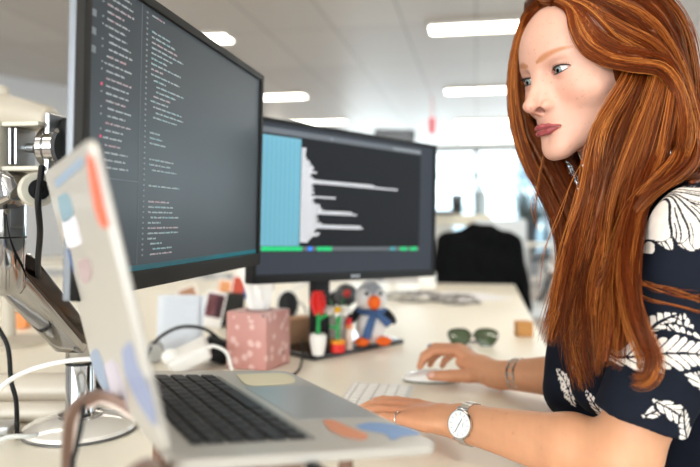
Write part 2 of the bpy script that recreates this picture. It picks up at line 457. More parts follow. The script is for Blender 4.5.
def skin_colors(V, N):
    n = len(V)
    c = np.tile(np.array(srgb('#d79d78')), (n, 1))
    mott = hash3(V, 90, 3)[:, None] * .5 + hash3(V, 300, 4)[:, None] * .5
    c *= 1 + .035 * mott
    q = (V - HO) @ HM; a = np.abs(q[:, 0])
    qq = q.copy(); qq[:, 0] = a
    def blend(c, m, col): m = np.clip(m, 0, 1)[:, None]; return c * (1 - m) + m * np.array(srgb(col))
    nearhead = np.linalg.norm(q - np.array([0, -.07, 0]), axis=1) < .17
    c = np.where(nearhead[:, None], c * 0 + np.array(srgb('#deab96')) * (1 + .03 * mott), c)
    # blush, nose, eye rims
    ck = np.exp(-(((a - .040) / .018) ** 2 + ((q[:, 2] + .034) / .015) ** 2)) * (q[:, 1] > -.06)
    c = blend(c, ck * .32 * nearhead, '#df937e')
    c = blend(c, .35 * np.exp(-((a / .012) ** 2 + ((q[:, 2] + .042) / .009) ** 2)) * (q[:, 1] > 0) * nearhead, '#dd8a78')
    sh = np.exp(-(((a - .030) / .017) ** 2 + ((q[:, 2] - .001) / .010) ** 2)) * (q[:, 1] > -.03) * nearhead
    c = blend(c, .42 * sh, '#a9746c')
    eo = eye_open(qq)
    c = blend(c, (eo < .0007) * (q[:, 1] > -.011) * (a > .0195) * nearhead * .8, '#6a3a32')
    # eyebrows
    bx = (a - .0090) / .046
    bu = .0168 + .0070 * np.sin(np.clip(bx, 0, 1) * 2.1) - .002 * (bx > 1)
    th = .0040 * np.clip(1.25 - bx * .85, .15, 1) * np.clip(.45 + bx * 3, .3, 1)
    bm = np.clip(1.5 - np.abs(q[:, 2] - bu) / th, 0, 1) * (bx > -.02) * (bx < 1.05) * (q[:, 1] > -.05) * nearhead
    bm = bm * .9 * np.clip((1.06 - bx) * 4, 0, 1)
    c = blend(c, bm * .85, '#b5713c')
    # nostrils
    c = blend(c, np.clip((.0012 - d_ell(qq, (.0070, .0180, -.0466), (.0036, .0070, .0044))) / .001, 0, 1) * nearhead * .75, '#6e332a')
    # lips
    up = chain(None, qq, *LIPS_UP, .004); lo = chain(None, qq, *LIPS_LO, .004)
    lm = np.clip((.0011 - np.minimum(up, lo)) / .0007, 0, 1) * nearhead * (q[:, 1] > -.004)
    c = blend(c, lm, '#9f4a4c')
    line = np.exp(-((q[:, 2] + .0708) / .0010) ** 2) * lm
    c = blend(c, line * .8, '#5c1a20')
    # freckles
    r = np.random.default_rng(11)
    fr = np.zeros(n)
    idx = np.where(nearhead & (q[:, 1] > -.07))[0]
    for _ in range(420):
        u = q[idx[r.integers(len(idx))]]; s = r.uniform(.0005, .0011)
        d2 = ((q[idx] - u) ** 2).sum(1)
        fr[idx] = np.maximum(fr[idx], np.exp(-d2 / s ** 2) * r.uniform(.2, .7))
    ia = np.where(~nearhead)[0]
    for _ in range(150):
        t = r.uniform(0, 1); A = NEL * (1 - t) + NWR * t + r.normal(0, .02, 3) + np.array([-.01, -.02, .02]); s = r.uniform(.0008, .0016)
        d2 = ((V[ia] - A) ** 2).sum(1)
        fr[ia] = np.maximum(fr[ia], np.exp(-d2 / s ** 2) * r.uniform(.3, .7))
    c = blend(c, fr * .75 * (1 - lm), '#a5603c')
    # hands a little pinker
    hn = np.clip(1 - np.minimum(np.linalg.norm(V - NH(.1, 0, 0), axis=1), np.linalg.norm(V - np.array([.18, 1.31, .78]), axis=1)) / .09, 0, 1)
    c = blend(c, hn * .6, '#d08562')
    # finger nails
    for T in (NEAR_F[:4] + FAR_F[:4]):
        tp = np.array(T[0][-1]); d2 = np.linalg.norm(V - (tp + [0, 0, .004]), axis=1)
        c = blend(c, (d2 < .0055) * (N[:, 2] > .3) * .6, '#f0c0b4')
    tp = np.array(FAR_F[4][0][-1]); c = blend(c, (np.linalg.norm(V - (tp + [-.001, -.006, .004]), axis=1) < .0065) * .6, '#f3c9bd')
    return np.clip(c, 0, 1)
V, Fq = surface(skin_sdf, (.0, .66, .735), (.62, 1.42, 1.40), .0017 if not globals().get('DRAFT') else .0026)
V = relax(V, Fq, 1, .35)
# one finer level over the face, set back onto the surface
def face_zone(V):
    q0 = (V - HO) @ HM
    return (q0[:, 1] > -.075) & (q0[:, 2] > -.125) & (q0[:, 2] < .075) & (np.abs(q0[:, 0]) < .08)
V, FL, Fq = refine(V, Fq, face_zone, skin_sdf)
N = vnormals(V, Fq)
me = np_mesh('body', V, FL)
set_col(me, 'skin', skin_colors(V, N))
SKIN = attr_mat('skin', 'skin', rough=.46, sss=.12, spec=.4, bump=.12, bscale=900)
body = P_link('body', me, SKIN)

# eyes
def eye(sg):
    c = H2W(sg * .0315, -.0122, 0)
    # gaze: a little down and to her front
    g = HM @ np.array([0.02, 1, -.10]); g /= np.linalg.norm(g)
    z = g; x = np.cross([0, 0, 1], z); x /= np.linalg.norm(x); y = np.cross(z, x)
    R = np.stack([x, y, z], 1)
    prof = []
    for t in np.concatenate([np.linspace(0, .92, 20), np.linspace(.93, math.pi - .02, 26)]):
        prof.append((t,))
    V = []; C = []; n = 48
    for (t,) in prof:
        rr = .0120 + .0006 * math.exp(-(t / .42) ** 4)
        for k in range(n):
            a = 2 * math.pi * k / n
            V.append((rr * math.sin(t) * math.cos(a), rr * math.sin(t) * math.sin(a), rr * math.cos(t)))
            rad = t / .50
            if rad < .40: C.append(srgb('#0a0a0c'))
            elif rad < .92:
                s = .85 + .3 * math.sin(a * 17 + rad * 5) * .5
                C.append(tuple(v * s for v in srgb('#7f8f90')))
            elif rad < 1.05: C.append(srgb('#27333a'))
            else: C.append(srgb('#d5ccca') if rad < 2.3 else srgb('#d9a79c'))
    m = len(prof)
    Fq = np.array([(i * n + k, i * n + (k + 1) % n, (i + 1) * n + (k + 1) % n, (i + 1) * n + k) for i in range(m - 1) for k in range(n)])[:, ::-1]
    V = np.array(V) @ R.T + c
    me = np_mesh('eye', V, Fq); set_col(me, 'eyecol', np.array(C))
    P_link('eye', me, EYE)
    # lashes: thin dark tapering hairs along the upper lid edge, few on the lower
    mb = MB()
    for up in (1, -1):
        for i in range(34 if up > 0 else 12):
            x = -0.9 + 1.86 * (i + .5) / (34 if up > 0 else 12)
            w = max(0, 1 - x * x)
            u = (.0049 * w ** .62 if up > 0 else -.0045 * w ** .75) + .0007 * x
            l = .0318 + x * .0150
            f = -.0122 + math.sqrt(max(0, .0137 ** 2 - (l - .0315) ** 2 - u * u))
            L = (.0050 if x > -.3 else .0035) if up > 0 else .0026
            a = np.array([sg * l, f - .0006, u]); 
            b = a + np.array([sg * x * .55, .75, .12 * up]) * L * .6
            cpt = a + np.array([sg * (x * .9 + .15), .75, .62 * up]) * L
            mb.tube([HO + HM @ v for v in bez(a, b, cpt, 4)], [.00026, .0002, .00015, .00006], n=4, cap=False)
        # lid liner
        pts = []
        for x in np.linspace(-.96, .98, 20):
            w = max(0, 1 - x * x); u = (.0049 * w ** .62 if up > 0 else -.0045 * w ** .75) + .0007 * x
            l = .0318 + x * .0150; f = -.0122 + math.sqrt(max(0, .0135 ** 2 - (l - .0315) ** 2 - u * u))
            pts.append(HO + HM @ np.array([sg * l, f, u]))
        mb.tube(pts, (.0009 if up > 0 else .00038), n=5)
    o = mb.build('eyelashes', LASH, person); o.location = tuple(-np.array(person.location))
EYE = attr_mat('eye', 'eyecol', rough=.08, spec=.6)
LASH = mat('lash', '#2a1711', .7)
eye(1); eye(-1)
# ---------------------------------------------------------------- blouse
HEM_P, HEM_N = np.array([.3140, .75, .838]), np.array([-.30, 0, -.954])
FHEM_P, FHEM_N = np.array([.430, 1.085, .850]), np.array([-.15, .05, -.98])
def blouse_sdf(p):
    d = torso_sdf(p, .006)
    d = smin(d, d_cone(p, (.365, .895, .945), (.338, .890, .845), .066, .048), .03)
    d = smin(d, d_cone(p, (.365, .995, .945), (.326, .985, .812), .066, .046), .03)
    d = smax(d, -(p[:, 2] - .60), .0)
    S = NSH * .22 + NEL * .78
    sl = smin(d_cone(p, NSH + [0, 0, .004], NSH * .5 + NEL * .5 + np.array([.003, .0, 0]), .061, .054), d_cone(p, NSH * .5 + NEL * .5, NSH * -.1 + NEL * 1.1, .054, .048), .03)
    sl = np.maximum(sl, (p - HEM_P) @ HEM_N)
    inner = d_cone(p, NSH * .5 + NEL * .5, NEL, .043, .043)
    sl = np.maximum(sl, -np.maximum(inner, .045 - (NSH[2] - p[:, 2])))
    fs = d_cone(p, FSH, FSH * .1 + FEL * .9, .060, .058)
    fs = np.maximum(fs, (p - FHEM_P) @ FHEM_N)
    d = smin(d, sl, .028); d = smin(d, fs, .028)
    # neckline
    d = smax(d, -d_cone(p, NECK1 + np.array([-.015, 0, -.01]), NECK1 + np.array([-.05, 0, .12]), .062, .075), .006)
    return d
def folds(p):
    w = np.sin(p @ np.array([38, 14, 9]) + 2.2 * np.sin(p @ np.array([6, 9, 17]))) * .5 + np.sin(p @ np.array([21, -33, 12]) + 1.5) * .5
    return .0028 * w + .0016 * hash3(p, 45, 5)
def leaf(u, v, c, ang, L, Wd, nr=14, fan=0.0):
    """white feathery leaf with dark midrib, slanting barbs and a torn edge; 0..1 mask"""
    ca, sa = math.cos(ang), math.sin(ang)
    x = (u - c[0]) * ca + (v - c[1]) * sa; y = -(u - c[0]) * sa + (v - c[1]) * ca
    s = x / L; y = y - .10 * L * np.sin(np.clip(s, 0, 1) * 3.1)
    w = Wd * np.sin(np.pi * np.clip(s, 0, 1) ** .8) ** .6 + 1e-9
    ph = s * nr - np.abs(y) / L * nr * 1.1 + .15 * np.sin(s * 9)
    saw = ph - np.floor(ph); k = np.floor(ph)
    edge = w * (.62 + .38 * np.sin(np.pi * np.clip(saw * .8 + .1, 0, 1)) * (.75 + .25 * np.sin(k * 2.3)))
    ins = (s > 0) & (s < 1) & (np.abs(y) < edge)
    t = np.abs(y) / w
    vein = np.abs(saw - .08) < .07 + .10 * t
    rib = np.abs(y) < .0012
    stem = (s > -.25) & (s <= 0.02) & (np.abs(y) < .0012)
    halo = (s > -.03) & (s < 1.04) & (np.abs(y) < w * 1.08 + .0012)
    return ((ins & ~vein & ~rib) | stem).astype(float), halo
def fan(u, v, c, a0, a1, Rr, n=9, seed=1):
    """a spread fan of long white petals with dark ribs"""
    dx, dy = u - c[0], v - c[1]; r = np.hypot(dx, dy); a = np.degrees(np.arctan2(dy, dx)) % 360
    t = (a - a0) / (a1 - a0); ph = t * n + .12 * np.sin(r * 120 + t * 7); k = np.floor(ph); f = ph - k
    R_ = Rr * (.86 + .14 * np.sin(np.pi * f)) * (1 - .10 * np.abs(np.sin(k * 1.9 + seed)))
    ins = (t > 0) & (t < 1) & (r < R_)
    rib = (np.minimum(f, 1 - f) * r * math.radians(a1 - a0) / n) < .0009
    half = (np.abs(f - .5) * r * math.radians(a1 - a0) / n < .0006) & (r > Rr * .35) & (k % 2 == 0)
    q = (np.abs(f - .25) * r * math.radians(a1 - a0) / n < .0005) & (r > Rr * .6)
    return (ins & ~rib & ~half & ~q).astype(float), (t > -.02) & (t < 1.02) & (r < R_ + .0015)
def blouse_col(V, N):
    navy = np.array(srgb('#131824')); ivory = np.array(srgb('#f3e9e0'))
    side = np.abs(N[:, 1]) > .42
    u = np.where(side, V[:, 0], V[:, 1] + .40); v = V[:, 2]
    m = np.zeros(len(V))
    def px(x, y, d=.715): return ((x - CX) / FOC * d, CAM_Z - (y - HY) / FOC * d)
    near = (V[:, 1] < .80) & (V[:, 2] > .78)
    def put(sel, *a, f=leaf, **k):
        i = np.where(sel)[0]; a_, h_ = f(uu_[i], v[i], *a, **k); m[i] = np.where(h_, a_, m[i])
    def clear(sel, c, a0, a1, Rr):
        i = np.where(sel)[0]; dx, dy = uu_[i] - c[0], v[i] - c[1]; a = np.degrees(np.arctan2(dy, dx)) % 360
        m[i[(np.hypot(dx, dy) < Rr) & (a > a0) & (a < a1)]] = 0
    uu_ = V[:, 0]
    # spread feathers over the near shoulder
    put(near, px(650, 174, .715), 195, 350, .094, n=17, f=fan)
    put(near, px(690, 184, .715), 202, 298, .069, n=7, f=fan, seed=3)
    put(near, px(634, 196, .705), 228, 300, .034, n=5, f=fan, seed=5)
    # feather across the sleeve, one reaching up on its right, small ones at the hem
    for (x, y, ang, L, Wd, nr) in [(646, 346, 40, .050, .010, 6), (708, 392, 106, .085, .016, 9), (716, 352, 150, .055, .013, 6), (626, 366, 4, .100, .020, 10), (646, 418, 14, .040, .007, 5), (656, 402, -42, .058, .010, 7), (704, 456, 112, .052, .010, 6)]:
        put(near, px(x, y, .705), math.radians(ang), L, Wd, nr=nr)
    # small leaves on the front fold
    front = (V[:, 1] >= .80) & (V[:, 0] < .47) & (V[:, 1] < 1.06)
    uu_ = V[:, 1] - V[:, 0] * .5
    for (y0, z0, ang, L, Wd) in [(.700, .80, 70, .045, .010), (.745, .86, 115, .05, .011), (.79, .80, 60, .055, .012), (.84, .93, 100, .07, .016), (.88, .83, 80, .06, .013), (.80, .99, 50, .06, .015), (.72, .95, 80, .06, .015), (.66, .82, 95, .04, .010), (.91, .92, 110, .07, .016)]:
        put(front, (y0, z0), math.radians(ang), L, Wd, nr=6)
    r = np.random.default_rng(5); uu_ = u
    for i in range(60):
        put((~near) & (~front), (r.uniform(.2, .9) + .3, r.uniform(.6, 1.12)), r.uniform(0, 6.28), r.uniform(.06, .10), r.uniform(.014, .022), nr=12)
    c = navy + (ivory - navy) * m[:, None]
    return c * (1 + .04 * hash3(V, 200, 9))[:, None]
V, Fq = surface(blouse_sdf, (.24, .66, .585), (.76, 1.24, 1.14), .0022 if not globals().get('DRAFT') else .0035)
V = relax(V, Fq, 1, .4); N = vnormals(V, Fq)
V = V + N * folds(V)[:, None]
V, FL, Fq = refine(V, Fq, lambda P: (P[:, 1] < .86) & (P[:, 0] < .50) & (P[:, 2] > .78))
N = vnormals(V, Fq)
me = np_mesh('blouse', V, FL)
set_col(me, 'print', blouse_col(V, N))
BLOUSE = attr_mat('blouse_print', 'print', rough=.78, spec=.15, bump=.10, bscale=1500, sheen=.0)
P_link('blouse', me, BLOUSE)
# ---------------------------------------------------------------- trousers and shoes (under the desk)
def trousers_sdf(p):
    d = d_ell(p, (.605, .96, .585), (.125, .185, .115))
    for s, kx in ((-1, .085), (1, .100)):
        y0 = .96 + s * .095
        kn = np.array([.20, .94 + s * .12, .565]); an = np.array([.235, .94 + s * .12, .13])
        d = smin(d, d_cone(p, (.60, y0, .555), kn, .086, .060), .04)
        d = smin(d, d_cone(p, kn, an, .060, .048), .02)
    return np.maximum(d, .12 - p[:, 2])
V, Fq = surface(trousers_sdf, (.10, .70, .10), (.80, 1.22, .74), .008)
V = V + vnormals(V, Fq) * (.004 * hash3(V, 30, 2))[:, None]
P_link('trousers', np_mesh('trousers', V, Fq), mat('trouser_cloth', '#23242b', .85, noise=.2, nscale=60))
for s in (-1, 1):
    y0 = .94 + s * .12
    V, Fq = surface(lambda p: np.maximum(smin(d_cone(p, (.235, y0, .07), (.07, y0, .035), .042, .030), d_cone(p, (.235, y0, .13), (.235, y0, .06), .036, .042), .03), .004 - p[:, 2]), (.0, y0 - .08, -.01), (.32, y0 + .08, .18), .006)
    P_link('shoe', np_mesh('shoe', V, Fq), mat('shoe_leather', '#2c2320', .4))

# ---------------------------------------------------------------- hair
STR_V, STR_C = [], []
BASE = []
def px2(P): return np.array([W(*q) for q in P])
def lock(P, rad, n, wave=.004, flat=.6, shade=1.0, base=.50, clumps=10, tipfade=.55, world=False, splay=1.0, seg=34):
    """a bundle of strands following the guide P; rad = bundle radius at root, middle, tip"""
    G = catmull(np.asarray(P, float) if world else px2(P), seg)
    T = np.gradient(G, axis=0); T /= np.linalg.norm(T, axis=1)[:, None]
    view = G - np.array([0, 0, CAM_Z]); view /= np.linalg.norm(view, axis=1)[:, None]
    A = np.cross(T, view); A /= np.linalg.norm(A, axis=1)[:, None]; B = np.cross(A, T)
    t = np.linspace(0, 1, seg)
    rr = np.interp(t, [0, .45, 1], rad)
    if base: BASE.append((G, rr * base, flat))
    cl = RNG.normal(0, .48, (clumps, 2)); cl = np.clip(cl, -1.15, 1.15)
    for i in range(n):
        k = RNG.integers(clumps)
        o = cl[k] + RNG.normal(0, .22, 2)
        dz = 1 - .55 * t
        off = cl[k][None] * 1.0 + (o - cl[k])[None] * dz[:, None]
        ph = k * 1.7; f = 5 + (k % 4)
        wave_ = wave * (1 + .5 * RNG.normal()); wv = wave_ * np.sin(f * t + ph) * t; wv2 = wave * .7 * np.cos((f + 1.3) * t + ph * 1.3) * t
        jit = RNG.normal(0, .0022) * np.sin(t * RNG.uniform(3, 12) + RNG.uniform(0, 6)) * (.4 + t)
        C = G + A * (off[:, :1] * rr[:, None] * splay + wv[:, None] + jit[:, None]) + B * (off[:, 1:] * (rr * flat)[:, None] + wv2[:, None])
        end = RNG.uniform(1 - tipfade, 1.0) if RNG.random() < .5 else RNG.uniform(.9, 1)
        C = np.stack([np.interp(t * end, t, C[:, a]) for a in range(3)], 1)
        STR_V.append(C)
        h = RNG.normal(0, 1)
        kc = (.5 + .5 * math.sin(k * 2.4 + n)) 
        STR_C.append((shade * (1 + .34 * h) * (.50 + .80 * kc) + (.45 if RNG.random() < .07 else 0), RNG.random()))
def push_out(P, fn, gap):
    d = fn(P); i = np.where(d < gap)[0]
    if len(i):
        e = .0015; g = np.stack([fn(P[i] + v) - fn(P[i] - v) for v in np.eye(3) * e], 1); g /= np.linalg.norm(g, axis=1)[:, None] + 1e-9
        P[i] += g * (gap - d[i])[:, None]
    return P
def hair_block(p):
    d = grouped(p, lambda x: head_sdf((x - HO) @ HM), HO + [-.10, -.14, -.17], HO + [.27, .20, .17], .03)
    return np.minimum(d, grouped(p, blouse_sdf, (.24, .68, .6), (.72, 1.2, 1.12), .03))
def build_hair():
    S = np.array(STR_V); n, m, _ = S.shape
    P = S.reshape(-1, 3)
    gap = np.repeat(.0025 + .006 * RNG.random(n), m)
    for _ in range(2):
        d = hair_block(P); i = np.where(d < gap)[0]
        e = .0015; g = np.stack([hair_block(P[i] + v) - hair_block(P[i] - v) for v in np.eye(3) * e], 1); g /= np.linalg.norm(g, axis=1)[:, None] + 1e-9
        P[i] += g * (gap[i] - d[i])[:, None]
    S = P.reshape(n, m, 3); S[:, 1:-1] = .5 * S[:, 1:-1] + .25 * (S[:, :-2] + S[:, 2:])
    T = np.gradient(S, axis=1); T /= np.linalg.norm(T, axis=2)[..., None] + 1e-9
    A = np.cross(T, np.array([.3, .8, .25])); A /= np.linalg.norm(A, axis=2)[..., None] + 1e-9
    B = np.cross(T, A)
    t = np.linspace(0, 1, m)
    r = (.00042 * np.interp(t, [0, .1, .75, 1], [.8, 1, .9, .25]))[None, :, None]
    rings = []
    for k in range(3):
        a = 2 * math.pi * k / 3
        rings.append(S + r * (math.cos(a) * A + math.sin(a) * B))
    V = np.stack(rings, 2).reshape(-1, 3)                       # (n, m, 3)
    i = np.arange(n)[:, None, None] * m * 3; j = np.arange(m - 1)[None, :, None] * 3; k = np.arange(3)[None, None]
    a = i + j + k; b = i + j + (k + 1) % 3
    Fq = np.stack([a, b, b + 3, a + 3], -1).reshape(-1, 4)
    sc = np.array(STR_C)
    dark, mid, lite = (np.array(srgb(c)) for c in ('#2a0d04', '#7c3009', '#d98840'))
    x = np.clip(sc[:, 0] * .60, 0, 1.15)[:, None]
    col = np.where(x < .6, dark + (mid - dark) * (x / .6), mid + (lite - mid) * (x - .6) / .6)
    C = np.repeat(col, m * 3, axis=0)
    # solid core so that no skull or light shows between strands
    def core(p):
        q = (p - HO) @ HM
        d = d_ell(q, (0, -.094, .024), (.081, .094, .088))
        d = smin(d, d_ell(q, (0, -.115, -.03), (.076, .075, .085)), .03)
        # keep the face free
        face = d_ell(q, (0, .030, -.045), (.095, .096, .112))
        d = smax(d, -face, .008)
        return d
    skinh = lambda x: head_sdf((x - HO) @ HM)
    def all_(p):
        d = grouped(p, core, HO + [-.12, -.16, -.2], HO + [.3, .25, .2])
        for (G, rr, fl) in BASE:
            g = G[::4]; r2 = rr[::4] * (fl + 1) / 2
            lo, hi = g.min(0) - .02, g.max(0) + .02
            d = smin(d, grouped(p, lambda x: chain(None, x, g, r2, .004), lo, hi, .02), .006)
        # the solid core stays thin over the forehead and cheek so that only strands lie there
        q = (p - HO) @ HM
        return smax(d, -d_ell(q, (0, .020, .012), (.088, .075, .085)), .004)
    Vb, Fb = surface(all_, (.14, .64, .82), (.56, 1.12, 1.42), .004)
    Vb = relax(Vb, Fb, 2, .5)
    Cb = np.tile(np.array(srgb('#5e260b')), (len(Vb), 1)) * (1 + .25 * np.sin(Vb[:, :1] * 900 + 3 * np.sin(Vb[:, 2:3] * 40)))
    Vn = np.concatenate([V, Vb]); Fn = np.concatenate([Fq, Fb + len(V)])
    me = np_mesh('hair', Vn, Fn); set_col(me, 'haircol', np.concatenate([C, Cb]))
    HAIR = attr_mat('hair', 'haircol', rough=.38, spec=.45)
    HAIR.node_tree.nodes['Principled BSDF'].inputs['Specular Tint'].default_value = (1, .72, .45, 1)
    P_link('hair', me, HAIR)
    print('hair strands', n)
# far side, framing the face
lock([(553, 7, .895), (541, 6, .925), (527, 22, .95), (518, 52, .965), (515, 88, .972), (519, 125, .97), (529, 160, .965), (546, 192, .955), (560, 225, .94), (565, 260, .92), (560, 300, .905), (549, 338, .90)], (.006, .008, .009), 420, wave=.005, base=.7)
lock([(556, 6, .895), (543, 10, .925), (529, 28, .95), (519, 55, .975), (518, 90, .985), (524, 125, .985), (540, 158, .98), (556, 188, .965), (570, 220, .95), (575, 258, .93), (570, 300, .91), (560, 345, .90)], (.006, .009, .012), 420, wave=.006, shade=.8, base=.8)
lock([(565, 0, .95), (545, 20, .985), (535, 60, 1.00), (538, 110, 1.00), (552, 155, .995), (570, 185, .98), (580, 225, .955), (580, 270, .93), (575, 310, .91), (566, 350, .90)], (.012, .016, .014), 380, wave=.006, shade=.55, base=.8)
# near side mass falling from under the swept temple hair
lock([(636, 66, .862), (628, 84, .850), (616, 104, .845), (603, 128, .845), (597, 152, .845), (593, 180, .85), (586, 212, .855), (574, 248, .85), (564, 288, .835), (556, 322, .82), (549, 348, .815)], (.008, .010, .010), 420, wave=.006)
lock([(646, 68, .862), (638, 92, .848), (624, 125, .842), (611, 160, .842), (602, 195, .845), (592, 235, .84), (582, 278, .825), (574, 318, .81), (574, 352, .80), (584, 392, .795)], (.010, .013, .011), 560, wave=.007)
lock([(656, 70, .86), (648, 98, .845), (635, 135, .84), (622, 172, .84), (612, 208, .838), (604, 248, .825), (596, 290, .80), (592, 332, .78), (597, 378, .77)], (.010, .015, .012), 620, wave=.008, shade=.95)
lock([(664, 74, .86), (658, 108, .845), (648, 148, .84), (636, 184, .835), (626, 220, .82), (619, 258, .79), (614, 298, .755), (610, 338, .73), (604, 368, .72)], (.010, .015, .010), 560, wave=.008, shade=.9)
lock([(672, 78, .86), (668, 115, .85), (658, 155, .84), (645, 190, .815), (634, 225, .785), (628, 262, .745), (631, 300, .715), (641, 335, .695), (651, 360, .69), (645, 378, .688), (630, 376, .69)], (.009, .013, .007), 420, wave=.004)
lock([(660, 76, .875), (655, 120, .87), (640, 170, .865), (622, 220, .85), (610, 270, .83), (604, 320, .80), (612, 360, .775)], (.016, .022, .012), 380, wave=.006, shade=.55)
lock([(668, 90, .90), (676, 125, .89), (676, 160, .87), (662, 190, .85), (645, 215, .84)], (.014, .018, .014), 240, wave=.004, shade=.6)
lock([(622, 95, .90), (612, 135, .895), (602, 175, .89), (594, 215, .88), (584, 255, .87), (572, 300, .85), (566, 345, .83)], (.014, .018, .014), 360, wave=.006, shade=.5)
# hair brought forward over the shoulder
lock([(676, 62, .885), (687, 100, .87), (695, 138, .85), (690, 164, .815), (668, 183, .79), (643, 204, .79), (624, 234, .80), (607, 270, .80), (590, 308, .795), (573, 345, .79)], (.010, .010, .006), 320, wave=.004, shade=1.25, flat=.8, clumps=7)
lock([(672, 70, .885), (682, 104, .87), (688, 135, .85), (680, 162, .82), (660, 184, .80), (638, 208, .80), (625, 245, .79), (618, 285, .765), (616, 330, .735)], (.010, .010, .008), 320, wave=.004, shade=1.05)
lock([(684, 80, .92), (696, 120, .90), (706, 154, .86), (704, 174, .82), (690, 184, .79)], (.016, .016, .012), 260, wave=.004, shade=.9)
# swept over the temple and crown from the parting
SW = dict(wave=.002, flat=.4, clumps=9, tipfade=.15)
lock([(558, 8, .890), (570, 14, .872), (575, 32, .856), (587, 49, .848), (608, 61, .842), (636, 66, .838), (662, 69, .842), (678, 92, .845), (684, 125, .84), (680, 155, .825)], (.004, .0070, .008), 620, wave=.002, flat=.3, clumps=9, tipfade=.15, base=.3)
lock([(560, 5, .889), (574, 12, .870), (584, 28, .856), (600, 45, .848), (622, 55, .842), (648, 61, .840), (668, 68, .843), (680, 100, .847), (686, 135, .84)], (.003, .008, .008), 420, shade=.95, wave=.002, flat=.4, clumps=9, tipfade=.15, base=.4)
lock([(560, 4, .888), (577, 14, .868), (592, 32, .852), (614, 49, .845), (640, 57, .840), (664, 64, .842), (676, 88, .85), (683, 120, .85), (688, 150, .84)], (.003, .010, .009), 560, **SW)
lock([(560, 3, .888), (582, 8, .872), (606, 22, .855), (632, 37, .845), (655, 50, .848), (672, 75, .858), (684, 110, .862), (694, 150, .85)], (.003, .011, .010), 560, shade=1.05, **SW)
lock([(562, -1, .890), (590, -2, .875), (620, 8, .86), (645, 24, .855), (664, 47, .86), (679, 82, .87), (689, 120, .87), (700, 158, .86)], (.003, .012, .011), 560, **SW)
lock([(564, -4, .893), (598, -9, .885), (628, -1, .878), (650, 14, .878), (669, 42, .885), (682, 80, .89), (692, 120, .89), (703, 160, .87)], (.003, .012, .012), 480, **SW)
lock([(566, -7, .905), (602, -13, .905), (632, -4, .908), (656, 14, .912), (674, 46, .918), (684, 85, .922), (695, 130, .915), (708, 165, .89)], (.004, .013, .013), 420, **SW)
# crown and far side of the head, and the length down her back
def HL(P): return [H2W(*q) for q in P]
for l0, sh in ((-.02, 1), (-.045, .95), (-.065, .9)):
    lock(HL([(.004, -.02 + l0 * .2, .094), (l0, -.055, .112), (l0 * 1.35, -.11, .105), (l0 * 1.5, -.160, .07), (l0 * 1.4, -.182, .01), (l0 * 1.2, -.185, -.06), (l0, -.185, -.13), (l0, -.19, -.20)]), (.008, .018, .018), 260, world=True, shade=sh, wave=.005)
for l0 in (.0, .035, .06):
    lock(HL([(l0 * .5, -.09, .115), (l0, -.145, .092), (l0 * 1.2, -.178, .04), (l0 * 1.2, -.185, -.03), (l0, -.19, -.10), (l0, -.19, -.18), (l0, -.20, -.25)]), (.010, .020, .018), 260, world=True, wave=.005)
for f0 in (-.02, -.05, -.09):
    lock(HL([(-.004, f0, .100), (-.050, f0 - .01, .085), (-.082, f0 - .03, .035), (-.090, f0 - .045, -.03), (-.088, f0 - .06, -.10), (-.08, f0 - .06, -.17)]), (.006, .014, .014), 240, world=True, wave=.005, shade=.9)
# a few loose strands
for P in ([(700, 300, .70), (668, 290, .70), (640, 282, .72), (622, 262, .78)], [(700, 312, .69), (670, 303, .69), (642, 296, .71), (622, 275, .77)], [(590, 150, .85), (575, 175, .86), (560, 210, .87), (546, 250, .87), (541, 300, .86)], [(545, 150, .95), (538, 178, .95), (534, 205, .94), (538, 235, .94)], [(640, 282, .72), (680, 294, .69), (702, 297, .69), (715, 300, .69)]):
    lock(P, (.002, .0025, .003), 7, base=0, wave=.002, clumps=4)
build_hair()
# ================================================================ the room
RD = np.array([.983, -.182]); DD = np.array([.182, .983])
CEIL = 2.69
def RW(r, d, z): return np.array([*(RD * r + DD * d), z])
RROT = rotm(0, 0, math.atan2(-.182, .983))
def struct(o): o['kind'] = 'structure'; return o
def part(name, mb, mats, root, label=None, **k):
    o = mb.build(name, mats, root, **k); o.location = tuple(-np.array(root.location))
    if label: o['label'] = label
    return o
def wall_seg(name, p, q, z0, z1, m, th=.12, holes=()):
    """wall from p to q (xy), thickness outwards (to the left of p->q), holes = (s0, s1, za, zb)"""
    p = np.array(p, float); q = np.array(q, float); L = np.linalg.norm(q - p); e = (q - p) / L
    ang = math.atan2(e[1], e[0]); R = rotm(0, 0, ang); mb = MB()
    def piece(s0, s1, a, b):
        if s1 - s0 < 1e-4 or b - a < 1e-4: return
        c = p + e * (s0 + s1) / 2; nrm = np.array([-e[1], e[0]])
        c = c + nrm * th / 2
        mb.box((c[0], c[1], (a + b) / 2), (s1 - s0, th, b - a), R)
    s = 0
    for (a, b, za, zb) in sorted(holes):
        piece(s, a, z0, z1); piece(a, b, z0, za); piece(a, b, zb, z1); s = b
    piece(s, L, z0, z1)
    return struct(mb.build(name, m, None, smooth=False))
WALL = mat('wall_paint', '#d3d4d6', .7, noise=.02, nscale=2)
WALLB = mat('wall_paint_white', '#e4e3e0', .7)
